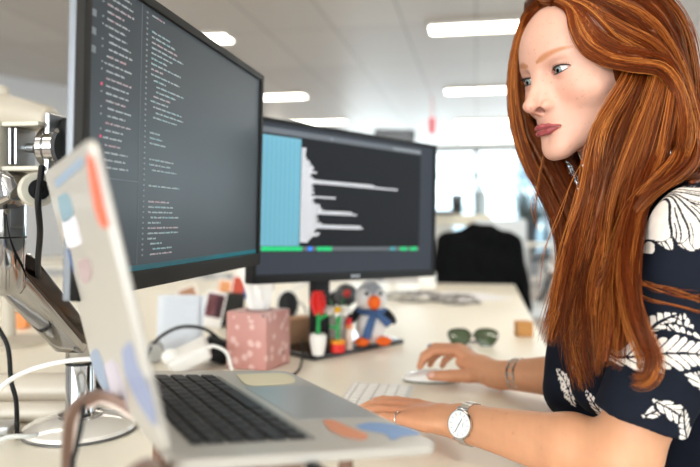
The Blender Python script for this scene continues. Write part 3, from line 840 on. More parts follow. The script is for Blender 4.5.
# ceiling: metal tiles with fine joints
def ceiling_mat():
    m = mat('ceiling_tiles', '#cfc9c2', .42, spec=.5); nt = m.node_tree; b = nt.nodes['Principled BSDF']
    tc = nt.nodes.new('ShaderNodeTexCoord'); mp = nt.nodes.new('ShaderNodeMapping'); mp.inputs['Rotation'].default_value = (0, 0, math.radians(10.5))
    br = nt.nodes.new('ShaderNodeTexBrick'); br.offset = 0; br.inputs['Scale'].default_value = 1
    br.inputs['Brick Width'].default_value = .6; br.inputs['Row Height'].default_value = 1.43; br.inputs['Mortar Size'].default_value = .008
    br.inputs['Color1'].default_value = (*srgb('#d2ccc5'), 1); br.inputs['Color2'].default_value = (*srgb('#c8c2bc'), 1); br.inputs['Mortar'].default_value = (*srgb('#a8a39c'), 1)
    nt.links.new(tc.outputs['Object'], mp.inputs[0]); nt.links.new(mp.outputs[0], br.inputs['Vector']); nt.links.new(br.outputs['Color'], b.inputs['Base Color'])
    return m
def carpet_mat():
    return mat('carpet', '#b3a79d', .95, noise=.10, nscale=14, bump=.3, bscale=600)
ROOM = [(-6.3, -3.3), (5.2, -5.4), (7.4, 14.53), (-.4, 16.0), (-1.15, 11.80), (-6.29, 4.47)]
def slab(name, z0, z1, m):
    mb = MB(); mb.prism(ROOM, z1 - z0, (0, 0, z0)); return struct(mb.build(name, m, None, smooth=False))
slab('floor', -.06, 0, carpet_mat())
slab('ceiling', CEIL, CEIL + .08, ceiling_mat())
# polygon runs counter-clockwise, so outwards is on the right of each run: pass the runs reversed
wall_seg('wall_front', ROOM[1], ROOM[0], 0, CEIL, WALL, holes=[(.8, 5.4, .75, 2.45), (6.0, 11.0, .75, 2.45)])
wall_seg('wall_right', ROOM[2], ROOM[1], 0, CEIL, WALL, holes=[(1.0, 7.0, .75, 2.45), (11., 17., .75, 2.45)])
Lb = float(np.linalg.norm(np.array(ROOM[3]) - ROOM[2]))
wall_seg('wall_back', ROOM[3], ROOM[2], 0, CEIL, WALLB, holes=[(.25, Lb - .2, .25, 2.62)])
wall_seg('wall_left', ROOM[5], ROOM[4], 0, CEIL, WALL)
wall_seg('wall_left_far', ROOM[4], ROOM[3], 0, CEIL, WALL)
wall_seg('wall_left_near', ROOM[0], ROOM[5], 0, CEIL, WALL)
FRAME = mat('window_frame', '#3a4146', .45)
FRAMEW = mat('window_frame_white', '#e6e6e4', .45)
GLASS = mat('window_glass', '#ffffff', 0., trans=1.0, spec=.3)
def glass_mat():
    m = bpy.data.materials.new('pane_glass'); m.use_nodes = True; nt = m.node_tree
    for n in list(nt.nodes): nt.nodes.remove(n)
    o = nt.nodes.new('ShaderNodeOutputMaterial'); t = nt.nodes.new('ShaderNodeBsdfTransparent'); t.inputs[0].default_value = (.93, .97, .97, 1)
    g = nt.nodes.new('ShaderNodeBsdfGlossy'); g.inputs['Roughness'].default_value = .02; mx = nt.nodes.new('ShaderNodeMixShader'); mx.inputs[0].default_value = .07
    nt.links.new(t.outputs[0], mx.inputs[1]); nt.links.new(g.outputs[0], mx.inputs[2]); nt.links.new(mx.outputs[0], o.inputs[0]); return m
PANE = glass_mat()
wn = 0
def window(p, q, s0, s1, za, zb, fm, transom=None, th=.12):
    global wn; wn += 1
    p = np.array(p, float); q = np.array(q, float); e = (q - p) / np.linalg.norm(q - p); nrm = np.array([-e[1], e[0]])
    ang = math.atan2(e[1], e[0]); R = rotm(0, 0, ang)
    c0 = p + e * s0 + nrm * th * .5; c1 = p + e * s1 + nrm * th * .5; c = (c0 + c1) / 2; w = s1 - s0
    mb = MB(); t = .06
    mb.box((*c0 + e * t / 2, (za + zb) / 2), (t, .08, zb - za), R); mb.box((*c1 - e * t / 2, (za + zb) / 2), (t, .08, zb - za), R)
    mb.box((*c, za + t / 2), (w, .08, t), R); mb.box((*c, zb - t / 2), (w, .08, t), R)
    if transom: mb.box((*c, transom), (w, .07, .05), R)
    root = struct(empty('window_%d' % wn, (*c, za)))
    part('window_frame', mb, fm, root, smooth=False)
    g = MB(); g.box((*c, (za + zb) / 2), (w - .1, .008, zb - za - .1), R)
    part('pane', g, PANE, root, smooth=False)
for k in range(5):
    s0 = .25 + k * 1.53
    window(ROOM[3], ROOM[2], s0, min(s0 + 1.53, Lb - .2), .25, 2.62, FRAME, 2.02)
for a, b in ((.8, 3.1), (3.1, 5.4), (6.0, 8.5), (8.5, 11.0)): window(ROOM[1], ROOM[0], a, b, .75, 2.45, FRAMEW)
for a, b in ((1., 4.), (4., 7.), (11., 14.), (14., 17.)): window(ROOM[2], ROOM[1], a, b, .75, 2.45, FRAMEW)
# ceiling lamps
LAMP = mat('lamp_diffuser', '#ffffff', .4, emit='#fff6e6', estr=11.)
LAMPF = mat('lamp_rim', '#dcd9d4', .4)
def lamp(x, y, L=1.22, Wd=.27):
    root = empty('ceiling_lamp', (x, y, CEIL), 0)
    f = MB()
    for sx, sy, a, b in ((0, 1, L + .04, .02), (0, -1, L + .04, .02), (1, 0, .02, Wd), (-1, 0, .02, Wd)):
        f.box(np.array([x, y, CEIL - .012]) + RROT @ np.array([sx * (L / 2 + .01), sy * (Wd / 2 + .01), 0]), (a, b, .03), RROT)
    part('lamp_rim', f, LAMPF, root, smooth=False)
    g = MB(); g.box((x, y, CEIL - .010), (L, Wd, .016), RROT); part('diffuser', g, LAMP, root, smooth=False)
    return root
def lampc(leftx, d, L=1.22): return np.array([leftx, d]) + RD * L / 2
for i, (lx, d, lab) in enumerate([(.69, 5.83, 'large bright ceiling lamp strip, the nearest one left of her forehead'), (1.23, 8.68, 'ceiling lamp strip level with her eyes, second of the right column'), (1.78, 11.5, 'third ceiling lamp strip of the right column, level with her nose'), (2.32, 14.2, 'faint farthest ceiling lamp strip of the right column just above the windows')]):
    c = lampc(lx, d); tag(lamp(c[0], c[1]), lab, 'ceiling lamp', 'ceiling lamps right column')
for i, (rx, d, lab) in enumerate([(-1.06, 6.3, 'ceiling lamp strip just above the top edge of the large monitor'), (-.57, 9.2, 'ceiling lamp strip right of the large monitor corner'), (-.06, 11.6, 'far ceiling lamp strip above the rear monitor top edge')]):
    c = lampc(rx - 1.22, d); tag(lamp(c[0], c[1]), lab, 'ceiling lamp', 'ceiling lamps left column')
for (x, y, lab) in ((-1.9, 2.9, 'added unseen ceiling lamp strip overhead to the left of the desk'), (1.05, 2.6, 'added unseen ceiling lamp strip overhead beyond the woman'), (-2.4, -.2, 'added unseen ceiling lamp strip behind and left of the viewpoint'), (.5, -.4, 'added unseen ceiling lamp strip straight above the viewpoint'), (3.6, 2.0, 'added unseen ceiling lamp strip overhead right of the woman'), (4.6, 7.6, 'added unseen ceiling lamp strip far right behind her hair')):
    tag(lamp(x, y), lab, 'ceiling lamp', 'added unseen ceiling lamps')  # strips out of view, added to light the desk and feed reflections
# red hanging sign
c = W(432, 126, 9.0); mb = MB(); mb.box(c, (.075, .02, .22), RROT, .006); mb.tube([c + [0, 0, .1], [c[0], c[1], CEIL]], .006, 6)
tag(mb.build('hanging_sign', mat('sign_red', '#e5343f', .5)), 'small red sign hanging from the ceiling beyond the rear monitor', 'sign')
# world and daylight
w = bpy.data.worlds.new('daylight'); scene.world = w; w.use_nodes = True
bg = w.node_tree.nodes['Background']; bg.inputs[0].default_value = (.86, .94, 1, 1); bg.inputs[1].default_value = 3.8
def area(name, loc, to, sx, sy, e, col=(1, 1, 1)):
    l = bpy.data.lights.new(name, 'AREA'); l.shape = 'RECTANGLE'; l.size = sx; l.size_y = sy; l.energy = e; l.color = col
    o = bpy.data.objects.new(name, l); COL.objects.link(o); o.location = loc
    o.rotation_euler = (Vector(to) - Vector(loc)).to_track_quat('-Z', 'Y').to_euler(); return o
area('daylight_front_window', (-2.6, -3.75, 1.6), (0.1, 1.0, 1.3), 4.6, 1.65, 170, (1, .985, .965))
area('daylight_front_window_right', (2.6, -4.7, 1.6), (0.6, 1.0, 1.2), 4.4, 1.65, 35, (1, .985, .965))
area('daylight_side_window', (5.4, -1.2, 1.6), (0.3, 1.5, 1.2), 5.6, 1.65, 40, (1, .985, .965))
area('daylight_back_window', (3.3, 15.0, 1.6), (1.5, 3, 1.2), 7.0, 2.0, 60, (.93, .97, 1))
# buildings seen through the far glass
BLD = mat('building_glass', '#6f8794', .25, noise=.2, nscale=.6)
def building(x, y, w_, d_, h, lab, m, rows):
    root = empty('building', (x, y, -12), 0, lab, 'building')
    mb = MB(); mb.box((x, y, -12 + h / 2), (w_, d_, h), RROT); part('facade', mb, m, root, smooth=False)
    for i in range(rows):
        b = MB(); b.box((x, y, -12 + (i + .5) * h / rows), (w_ + .25, d_ + .25, .35), RROT); part('floor_band', b, BLDW, root, smooth=False)
BLDW = mat('building_band', '#c9d2d6', .6)
building(12.4, 46, 2.4, 5, 20.5, 'dark glass tower seen through the far window beside her hair', BLD, 9)
building(7.4, 60, 9, 6, 15.2, 'pale low building outside the far windows above the white cabinet', mat('building_pale', '#b9cdd6', .5), 7)
# ================================================================ the desk
def edge_x(d): return .191 * d + .166
WHITE = mat('desk_laminate', '#f7f0e0', .33, noise=.012, nscale=3)
EDGE = mat('desk_edge', '#dccdb0', .5)
deskm = MB()
far = np.array([edge_x(3.27), 3.27]); near = np.array([edge_x(.22), .22])
poly = [tuple(near), tuple(far), tuple(far - RD * 3.3), tuple(near - RD * 3.3)]
desk = empty('desk', (-.9, 1.9, 0), 0, 'long white shared desk the woman works at, with a beige edge', 'desk')
mb = MB(); mb.prism(poly, .024, (0, 0, DESK - .024)); part('desk_top', mb, WHITE, desk, smooth=False)
mb = MB()
for i in range(4):
    a = np.array(poly[i]); b = np.array(poly[(i + 1) % 4]); e = b - a; L = np.linalg.norm(e); c = (a + b) / 2
    mb.box((c[0], c[1], DESK - .0135), (L + .003, .003, .022), rotm(0, 0, math.atan2(e[1], e[0])))
part('edge_band', mb, EDGE, desk, smooth=False)
for (r, d) in ((-.10, .35), (-.10, 3.1), (-3.1, .35), (-3.1, 3.1)):
    p = np.array([edge_x(d), d]) + RD * r; m2 = MB(); m2.box((p[0], p[1], (DESK - .026) / 2), (.06, .06, DESK - .026), RROT, .005); part('leg', m2, mat('leg_metal', '#c9cacb', .4, .6), desk)

# ---------------------------------------------------------------- monitors
class Frame:
    def __init__(s, O, u, v):
        s.O = np.array(O, float); s.u = np.array(u, float) / np.linalg.norm(u); v = np.array(v, float); v = v - s.u * (v @ s.u); s.v = v / np.linalg.norm(v)
        s.b = np.cross(s.v, s.u)      # pointing back (away from the front face)
        s.R = np.stack([s.u, s.b, s.v], 1)
    def __call__(s, x, z, y=0): return s.O + s.u * x + s.v * z + s.b * y
    def hit(s, px, py):
        """coordinates on the face for a pixel of the photograph"""
        r = np.array([(px - CX) / FOC, 1, -(py - HY) / FOC]); o = np.array([0, 0, CAM_Z])
        t = ((s.O - o) @ s.b) / (r @ s.b); q = o + r * t - s.O
        return float(q @ s.u), float(q @ s.v)
def quad(mb, fr, x0, z0, x1, z1, off=-.0006, th=.0004, mat=0):
    c = fr((x0 + x1) / 2, (z0 + z1) / 2, off); mb.box(c, (abs(x1 - x0), th, abs(z1 - z0)), fr.R, mat=mat)
BEZ = mat('bezel_dark', '#1c1a17', .6, spec=.25)
BLK = mat('matte_black', '#101012', .5, spec=.3)
SHELL = mat('monitor_shell_grey', '#7b8087', .40, .2)
def emis(name, c, s, rough=.5): return mat(name, c, rough, emit=c, estr=s, spec=.2)
def screen_mat(name, c, s, rough=.22, spec=.5):
    m = mat(name, '#0c0d0f', rough, emit=c, estr=s, spec=spec); return m
n1 = np.array([math.cos(math.radians(10.1)), -math.sin(math.radians(10.1)), 0])
f1 = Frame((-.2590, .6500, CAM_Z - .0803), (math.sin(math.radians(10.1)), math.cos(math.radians(10.1)), -.0039), np.array([0, 0, 1]) + n1 * .0225)
W1, H1 = .566, .335
if f1.b @ n1 > 0: print('FRAME FLIPPED')
mon1 = empty('monitor', f1(W1 / 2, 0, .02), 0, 'large dark-framed monitor on the chrome arm showing rows of code', 'monitor')
def bezel_frame(mb, fr, Wd, H, l, t, b, th, mat=0):
    mb.box(fr(l / 2, H / 2, th / 2), (l, th, H), fr.R, .0012, mat); mb.box(fr(Wd - l / 2, H / 2, th / 2), (l, th, H), fr.R, .0012, mat)
    mb.box(fr(Wd / 2, H - t / 2, th / 2), (Wd, th, t), fr.R, .0012, mat); mb.box(fr(Wd / 2, b / 2, th / 2), (Wd, th, b), fr.R, .0012, mat)
mb = MB(); bezel_frame(mb, f1, W1, H1, .0125, .011, .021, .010); part('bezel', mb, BEZ, mon1)
mb = MB(); mb.box(f1(W1 / 2, H1 / 2, .014), (W1, .009, H1), f1.R, .002)
mb.box(f1(W1 / 2, H1 / 2, .050), (W1 * .56, .046, H1 * .6), f1.R, .012); part('shell', mb, SHELL, mon1)
mb = MB(); mb.box(f1(W1 / 2, H1 / 2 + .005, .0055), (W1 - .024, .003, H1 - .030), f1.R); scr1 = part('screen', mb, screen_mat('screen_code', '#4a5257', .46, .30, .18), mon1, smooth=False)
# code, explorer column and status bar on the large screen
sx0, sx1, sz0, sz1 = .0125, W1 - .0125, .021, H1 - .011
OFF = .0038
TXT = [emis('text_grey', '#8f9597', .46), emis('text_pink', '#9a8084', .46), emis('text_red', '#c9496a', .7), emis('text_teal', '#6c9397', .42), emis('line_numbers', '#6f7578', .42)]
mb = MB(); r = np.random.default_rng(21)
def word_row(fr, x, z, lim, hh, cols, wmin=.004, wmax=.016, gap=.0028, n=None):
    k = 0
    while x < lim and (n is None or k < n):
        w = r.uniform(wmin, wmax); w = min(w, lim - x)
        # each word is a run of letter-sized dashes
        q = x
        while q < x + w: quad(mb, fr, q, z, min(q + .0013, x + w), z + hh * r.uniform(.6, 1), OFF, mat=int(r.choice(cols))); q += .0019
        x += w + gap; k += 1
z = sz1 - .010; row = 0
while z > sz0 + .105:
    ind = .030 + .004 * (row % 5 > 0) + .004 * (row % 9 > 5)
    word_row(f1, sx0 + ind, z, sx0 + ind + r.uniform(.030, .058), .0022, [0, 0, 1, 1] if row in (2, 3, 4, 9, 12, 15, 18, 21) else [0])
    if row in (13, 20, 26, 33): quad(mb, f1, sx0 + .024, z, sx0 + .0265, z + .0026, OFF, mat=2)
    elif row % 3: quad(mb, f1, sx0 + .0245, z + .0006, sx0 + .026, z + .002, OFF, mat=0)
    z -= .0076; row += 1
for i, zz in enumerate((.300, .280, .262, .244)): # side icons
    for a in range(3): quad(mb, f1, sx0 + .006 + a * .0025, zz, sx0 + .0075 + a * .0025, zz + .007, OFF, mat=4 if i else 3)
z = sz1 - .008; row = 0; ind = 0; blank = 0
while z > sz0 + .012:
    quad(mb, f1, sx0 + .118, z, sx0 + .1215, z + .0020, OFF, mat=4)
    if blank > 0: blank -= 1
    else:
        word_row(f1, sx0 + .132 + ind * .007, z, sx0 + .132 + ind * .007 + r.uniform(.020, .085 if row > 8 else .14), .0023, [0, 0, 0, 3] if row % 5 else [0, 1])
        ind = int(np.clip(ind + r.integers(-1, 2), 0, 4))
        if r.random() < .14: blank = 2; ind = 0
    z -= .0062; row += 1
part('code_text', mb, TXT, mon1, label='rows of small grey and pink code text', smooth=False)
mb = MB(); quad(mb, f1, sx0, sz0 - .001, sx1, sz0 + .0065, OFF + .0004); part('status_bar', mb, emis('status_teal', '#2b7f8a', .5), mon1, label='teal status bar', smooth=False)
mb = MB(); quad(mb, f1, sx0 + .107, sz0 + .007, sx0 + .1078, sz1, OFF + .0002); quad(mb, f1, sx0 + .02, sz0 + .10, sx0 + .107, sz0 + .1008, OFF + .0002)
part('panel_divider', mb, emis('divider', '#565d62', .5), mon1, smooth=False)

a2 = math.radians(45.9)
n2 = np.array([math.cos(a2), -math.sin(a2), 0])
f2 = Frame((-.189, 1.3189, CAM_Z - .1292), (math.sin(a2), math.cos(a2), -.0308), np.array([0, 0, 1.]))
W2, H2 = .5604, .330
mon2 = empty('monitor', (-.07, 1.60, DESK), 0, 'black monitor on a flat stand with a pale blue column and white text', 'monitor')
mb = MB(); bezel_frame(mb, f2, W2, H2, .009, .009, .018, .010); part('bezel', mb, BLK, mon2)
mb = MB(); mb.box(f2(W2 / 2, H2 / 2, .019), (W2, .018, H2), f2.R, .003); mb.box(f2(W2 / 2, H2 * .5, .042), (W2 * .5, .03, H2 * .62), f2.R, .01); part('shell', mb, BLK, mon2)
mb = MB(); mb.box(f2(W2 / 2, H2 / 2 + .004, .0055), (W2 - .016, .003, H2 - .026), f2.R); part('screen', mb, screen_mat('screen_desktop', '#3d424b', .75, .5, .12), mon2, smooth=False)
def q2(mb, x0, y0, x1, y1, off, mat=0):
    """box on the rear screen between two photograph corners"""
    a = f2.hit(x0, y0); b = f2.hit(x1, y1); quad(mb, f2, a[0], min(a[1], b[1]), b[0], max(a[1], b[1]), off, mat=mat)
A = f2.hit(262, 131); B = f2.hit(421, 240); C0 = f2.hit(262, 247)
top2 = H2 - .030; wl, wr = .012, f2.hit(421, 200)[0]; st = f2.hit(300, 252)[1]
mb = MB(); quad(mb, f2, wl, st, wr, top2, .0036, .0003); part('terminal_window', mb, screen_mat('screen_terminal', '#202126', .55, .5, .12), mon2, smooth=False)
mb = MB(); quad(mb, f2, wl, top2, wr, top2 + .012, .0034, .0003, 0)
for a, b in ((.20, .205), (.40, .50)): quad(mb, f2, a, top2 + .004, b, top2 + .007, .003, .0003, 1)
part('title_bar', mb, [emis('bar_grey', '#5a5f66', .45), TXT[0]], mon2, smooth=False)
xc = f2.hit(301, 200)[0]
mb = MB(); quad(mb, f2, wl, st + .012, xc, top2 - .004, .0033, .0003); part('blue_column', mb, emis('pale_blue', '#6398ac', .46), mon2, label='pale blue column of numbers', smooth=False)
mb = MB()
for i in range(9):
    x = wl + (i + .5) * (xc - wl) / 9
    nn = 64
    for j in range(nn):
        z = st + .014 + j * (top2 - st - .022) / nn; quad(mb, f2, x - .0022, z, x + .0016, z + .0018, .0030, .0002)
part('number_rows', mb, emis('blue_digits', '#4a8ca4', .5), mon2, label='darker blue digits in the column', smooth=False)
mb = MB(); rr = np.random.default_rng(3); z = st + .020; nrow = 46; dz = (top2 - st - .040) / nrow
env = np.interp(np.arange(nrow), [0, 3, 5, 9, 13, 17, 22, 26, 32, 36, 40, 45], [.03, .05, .052, .065, .045, .060, .034, .036, .036, .045, .016, .012])
longr = {7: .185, 8: .18, 14: .165, 15: .15, 22: .10, 29: .30, 30: .22}
for j in range(nrow):
    e = longr.get(j, max(.008, env[j] * rr.uniform(.75, 1.12))); x = xc + .002
    while x < xc + e:
        w_ = rr.uniform(.004, .012); quad(mb, f2, x, z, min(x + w_, xc + e), z + dz * .72, .0031, .0002); x += w_ + (.0012 if x > xc + .03 else .0005)
    z += dz
part('terminal_text', mb, emis('text_white', '#cfd0d6', .52), mon2, label='ragged block of white text', smooth=False)
mb = MB(); STAT = [emis('stat_grey', '#555a60', .5), emis('stat_green', '#1fa866', .6), emis('stat_blue', '#2f6fd0', .7), emis('stat_teal', '#3a7f86', .7)]
quad(mb, f2, wl, st + .002, wr, st + .011, .0034, .0003, 0)
for x0, x1, m_ in ((262, 303, 1), (309, 313, 2), (318, 333, 1), (391, 396, 3), (401, 408, 1), (411, 418, 1)):
    a = f2.hit(x0, 248)[0]; b = f2.hit(x1, 248)[0]; quad(mb, f2, max(a, wl), st + .002, b, st + .011, .0030, .0003, m_)
part('status_bar', mb, STAT, mon2, label='grey, green and blue status bar', smooth=False)
mb = MB(); cx = W2 / 2
for k, wdt in enumerate((.006, .005, .005, .005)): quad(mb, f2, cx - .014 + k * .0072, .006, cx - .014 + k * .0072 + wdt, .0115, -.0004, .0004)
part('logo', mb, mat('logo_silver', '#b9bcc0', .3, .8), mon2, label='small silver maker mark on the lower frame', smooth=False)
# stand: neck and flat glossy base plate
mb = MB(); Rn = rotm(0, 0, math.radians(44.1))
mb.box((-.072, 1.602, .885), (.052, .022, .285), Rn, .006); mb.box((-.045, 1.575, .98), (.07, .05, .08), Rn, .008); part('neck', mb, BLK, mon2)
e1 = np.array([.717, .697]); e2 = np.array([-.697, .717]); N0 = np.array([-.080, 1.520])
pc = N0 + e1 * .152 + e2 * .095
mb = MB(); mb.box((*pc, DESK + .006), (.304, .19, .012), rotm(0, 0, math.atan2(e1[1], e1[0])), .004); part('base_plate', mb, mat('gloss_black', '#17161a', .16), mon2)
PL = DESK + .012      # top of the plate
f2c = f2
# ---------------------------------------------------------------- the chrome monitor arm
CHROME = mat('polished_aluminium', '#b4b3b2', .08, 1.0)
CHROMEB = mat('brushed_aluminium', '#c4c6c9', .28, .9)
CREAMP = mat('cream_plastic', '#c6c1b3', .4)
arm = empty('articulated_stand', (-.408, 1.03, DESK), 0, 'polished chrome articulated stand on a round white foot holding the large monitor', 'monitor stand')
mb = MB(); c = (-.408, 1.03, DESK)
mb.lathe([(.0, 0), (.080, 0), (.082, .003), (.080, .009), (.066, .015), (.040, .020), (.024, .022), (0, .022)], c, 48); part('foot', mb, mat('white_enamel', '#dfdad2', .12, coat=.5), arm)
mb = MB(); mb.lathe([(.083, 0), (.0845, .001), (.0845, .003), (.081, .004)], c, 48, cap=False); part('foot_rim', mb, mat('rim_metal', '#6f6f70', .3, .8), arm)
mb = MB(); mb.lathe([(0, .018), (.032, .018), (.032, .026), (.0225, .028), (.0215, .030), (.0215, .100), (.0205, .1015), (.0205, .103), (.0215, .1045), (.0215, .135), (0, .135)], c, 40); part('pole', mb, CHROME, arm)
mb = MB(); mb.lathe([(.0217, .0995), (.0222, .1005), (.0222, .103), (.0217, .104)], c, 40, cap=False); part('collar', mb, BLK, arm)
# lower arm: tapered box-section bar with a dark polished top face
P0 = np.array([-.405, 1.015, .868]); P1 = np.array([-.436, .850, 1.010])
def bar(mb, A, B, w0, h0, w1, h1, up=(0, 0, 1), bev=8, mat=0):
    A = np.array(A, float); B = np.array(B, float); t = (B - A) / np.linalg.norm(B - A); up = np.array(up, float); s = np.cross(t, up); s /= np.linalg.norm(s); u = np.cross(s, t)
    V = []; K = 5; M = 12
    for i in range(M + 1):
        f = i / M; C = A * (1 - f) + B * f; w = w0 + (w1 - w0) * f; h = h0 + (h1 - h0) * f; e = min(1, .55 + 2.2 * min(f, 1 - f) ** .5)
        w *= e; h *= e
        for k in range(24):
            a = 2 * math.pi * (k + .5) / 24; cx_, sy_ = math.cos(a), math.sin(a); p = .32
            V.append(C + s * w / 2 * math.copysign(abs(cx_) ** p, cx_) + u * h / 2 * math.copysign(abs(sy_) ** p, sy_))
    Fs = [(i * 24 + k, i * 24 + (k + 1) % 24, (i + 1) * 24 + (k + 1) % 24, (i + 1) * 24 + k) for i in range(M) for k in range(24)] + [tuple(range(24))[::-1], tuple(M * 24 + k for k in range(24))]
    mb.add(V, Fs, mat)
mb = MB(); bar(mb, P0, P1, .048, .040, .050, .044); part('lower_arm', mb, CHROME, arm, angle=50)
sU = np.array([0, 0, 1.]); tt = (P1 - P0) / np.linalg.norm(P1 - P0); ss = np.cross(tt, sU); ss /= np.linalg.norm(ss); uu = np.cross(ss, tt)
mb = MB(); bar(mb, P0 - ss * .0235 + uu * .004 + tt * .012, P1 - ss * .0245 + uu * .005 - tt * .010, .005, .026, .005, .028); part('cable_cover', mb, mat('black_chrome', '#5a4f47', .10, .95), arm, label='dark polished cover strip along the arm')
# elbow column and shoulder
mb = MB(); mb.lathe([(0, -.02), (.024, -.02), (.029, -.012), (.030, .09), (.027, .103), (.018, .110), (0, .110)], (-.437, .850, .985), 36); part('elbow_column', mb, CHROME, arm)
mb = MB(); mb.lathe([(.0298, 0), (.0306, .001), (.0298, .002)], (-.437, .850, 1.035), 36, cap=False); part('column_seam', mb, BLK, arm)
mb = MB(); bar(mb, (-.455, .845, 1.078), (-.392, .812, 1.100), .050, .040, .036, .036); part('upper_arm', mb, CHROME, arm, angle=50)
# round pivot, tilt head and mounting plate
Rx = rotm(math.radians(90), 0, 0); Rm = f1.R
pv = W(35, 190, .80); 
mb = MB(); mb.lathe([(0, 0), (.019, 0), (.020, .002), (.020, .014), (.019, .016), (0, .016)], pv + [0, .0, 0], 36, R=rotm(math.radians(90), 0, math.radians(40))); part('pivot_disc', mb, CREAMP, arm, label='round cream pivot disc')
mb = MB(); mb.lathe([(0, .015), (.012, .015), (.012, .018), (.006, .0185), (.006, .017), (0, .017)], pv, 28, R=rotm(math.radians(90), 0, math.radians(40))); part('pivot_bolt', mb, BLK, arm)
hd = W(28, 148, .83)
mb = MB()
mb.box(hd + [-.022, 0, 0], (.008, .050, .060), Rm @ rotm(0, 0, math.radians(-90)) if False else rotm(0, 0, math.radians(-10)), .003)
mb.box(hd + [.004, 0, .0265], (.054, .050, .006), rotm(0, 0, math.radians(-10)), .002); mb.box(hd + [.004, 0, -.0265], (.054, .050, .006), rotm(0, 0, math.radians(-10)), .002)
part('tilt_head', mb, CREAMP, arm, label='cream rectangular tilt bracket')
mb = MB(); Rl = rotm(0, math.radians(90), math.radians(-10))
mb.lathe([(0, -.014), (.006, -.014), (.006, .010), (0, .010)], hd, 20, R=Rl); mb.box(hd + [-.008, -.002, 0], (.004, .042, .044), rotm(0, 0, math.radians(-10)), .001); mb.box(hd + [-.002, -.004, 0], (.004, .036, .044), rotm(0, 0, math.radians(-10)), .001)
part('tilt_spring', mb, CHROMEB, arm)
mb = MB(); cb = hd + [.019, .004, 0]
mb.lathe([(0, 0), (.023, 0), (.0255, .003), (.0255, .010), (.0235, .0115), (.0255, .013), (.0255, .024), (.022, .027), (0, .027)], cb, 40, R=Rl); part('swivel_drum', mb, CHROME, arm)
pc1 = f1(W1 / 2 - .085, H1 / 2, .092)
mb = MB(); mb.box(f1(.19, .165, .103), (.07, .055, .07), f1.R, .006); part('mounting_block', mb, BLK, arm)
mb = MB(); mb.box(f1(.19, .165, .134), (.10, .008, .078), f1.R, .002); part('mounting_plate', mb, CHROMEB, arm)
# ---------------------------------------------------------------- laptop on its stand
KS = .872
LO = np.array([-.1281 * KS, .4987 * KS, CAM_Z - .1786 * KS]); q_ = (.49974, .10777, -.00559, 1.90302)
lu = np.array([-math.sin(q_[0]) * math.cos(q_[2]), math.cos(q_[0]) * math.cos(q_[2]), math.sin(q_[2])])
lv = np.array([math.cos(q_[0]) * math.cos(q_[1]), math.sin(q_[0]) * math.cos(q_[1]), -math.sin(q_[1])]); lv -= lu * (lu @ lv); lv /= np.linalg.norm(lv)
ln = np.cross(lv, lu); ln = ln if ln[2] > 0 else -ln
LW, LD = .349 * KS, .241 * KS
LR = np.stack([lu, lv, ln], 1)
if np.linalg.det(LR) < 0: LRm = np.stack([lu, lv, ln], 1)
def LP(a, b, c=0): return LO + lu * a + lv * b + ln * c
ALU = mat('laptop_aluminium', '#cbc7c0', .38, .45)
ALUD = mat('laptop_well', '#8d8b88', .4, .6)
laptop = empty('laptop', LP(LW / 2, LD / 2, -.016), 0, 'open silver laptop covered in stickers, raised on a rose-gold stand', 'laptop')
def rrect(w, h, r, n=6):
    P = []
    for cx_, cy_, a0 in ((w / 2 - r, h / 2 - r, 0), (-w / 2 + r, h / 2 - r, 90), (-w / 2 + r, -h / 2 + r, 180), (w / 2 - r, -h / 2 + r, 270)):
        for k in range(n + 1):
            a = math.radians(a0 + 90 * k / n); P.append((cx_ + r * math.cos(a), cy_ + r * math.sin(a)))
    return P
def slabR(mb, poly, C, R, h, mat=0, bev=.001):
    """rounded slab whose outline lies in the first two axes of R, growing along the third"""
    n = len(poly); P = np.array(poly); V = []
    cen = P.mean(0); sh = 1 - bev / np.abs(P - cen).max()
    for (s, z) in ((sh, 0), (1, bev), (1, h - bev), (sh, h)):
        for x, y in (P - cen) * s + cen: V.append(C + R @ np.array([x, y, z]))
    Fs = [tuple(range(n))[::-1], tuple(range(3 * n, 4 * n))] + [(i * n + k, i * n + (k + 1) % n, (i + 1) * n + (k + 1) % n, (i + 1) * n + k) for i in range(3) for k in range(n)]
    if np.linalg.det(R) < 0: Fs = [f[::-1] for f in Fs]
    mb.add(V, Fs, mat)
mb = MB(); slabR(mb, rrect(LW, LD, .012), LP(LW / 2, LD / 2, -.0078), LR, .0078, bev=.0015); base = part('base', mb, ALU, laptop, angle=30)
mb = MB(); slabR(mb, rrect(.278 * KS, .112 * KS, .004), LP(LW / 2, .078 * KS, -.0008), LR, .0010, bev=.0003); part('keyboard_well', mb, ALUD, laptop)
KEY = mat('laptop_key', '#1b1c20', .5)
mb = MB(); slabR(mb, rrect(.152 * KS, .092 * KS, .004), LP(LW / 2, .190 * KS, -.0008), LR, .0011, bev=.0002); part('trackpad', mb, mat('trackpad', '#c3c3c2', .30, .6), laptop)
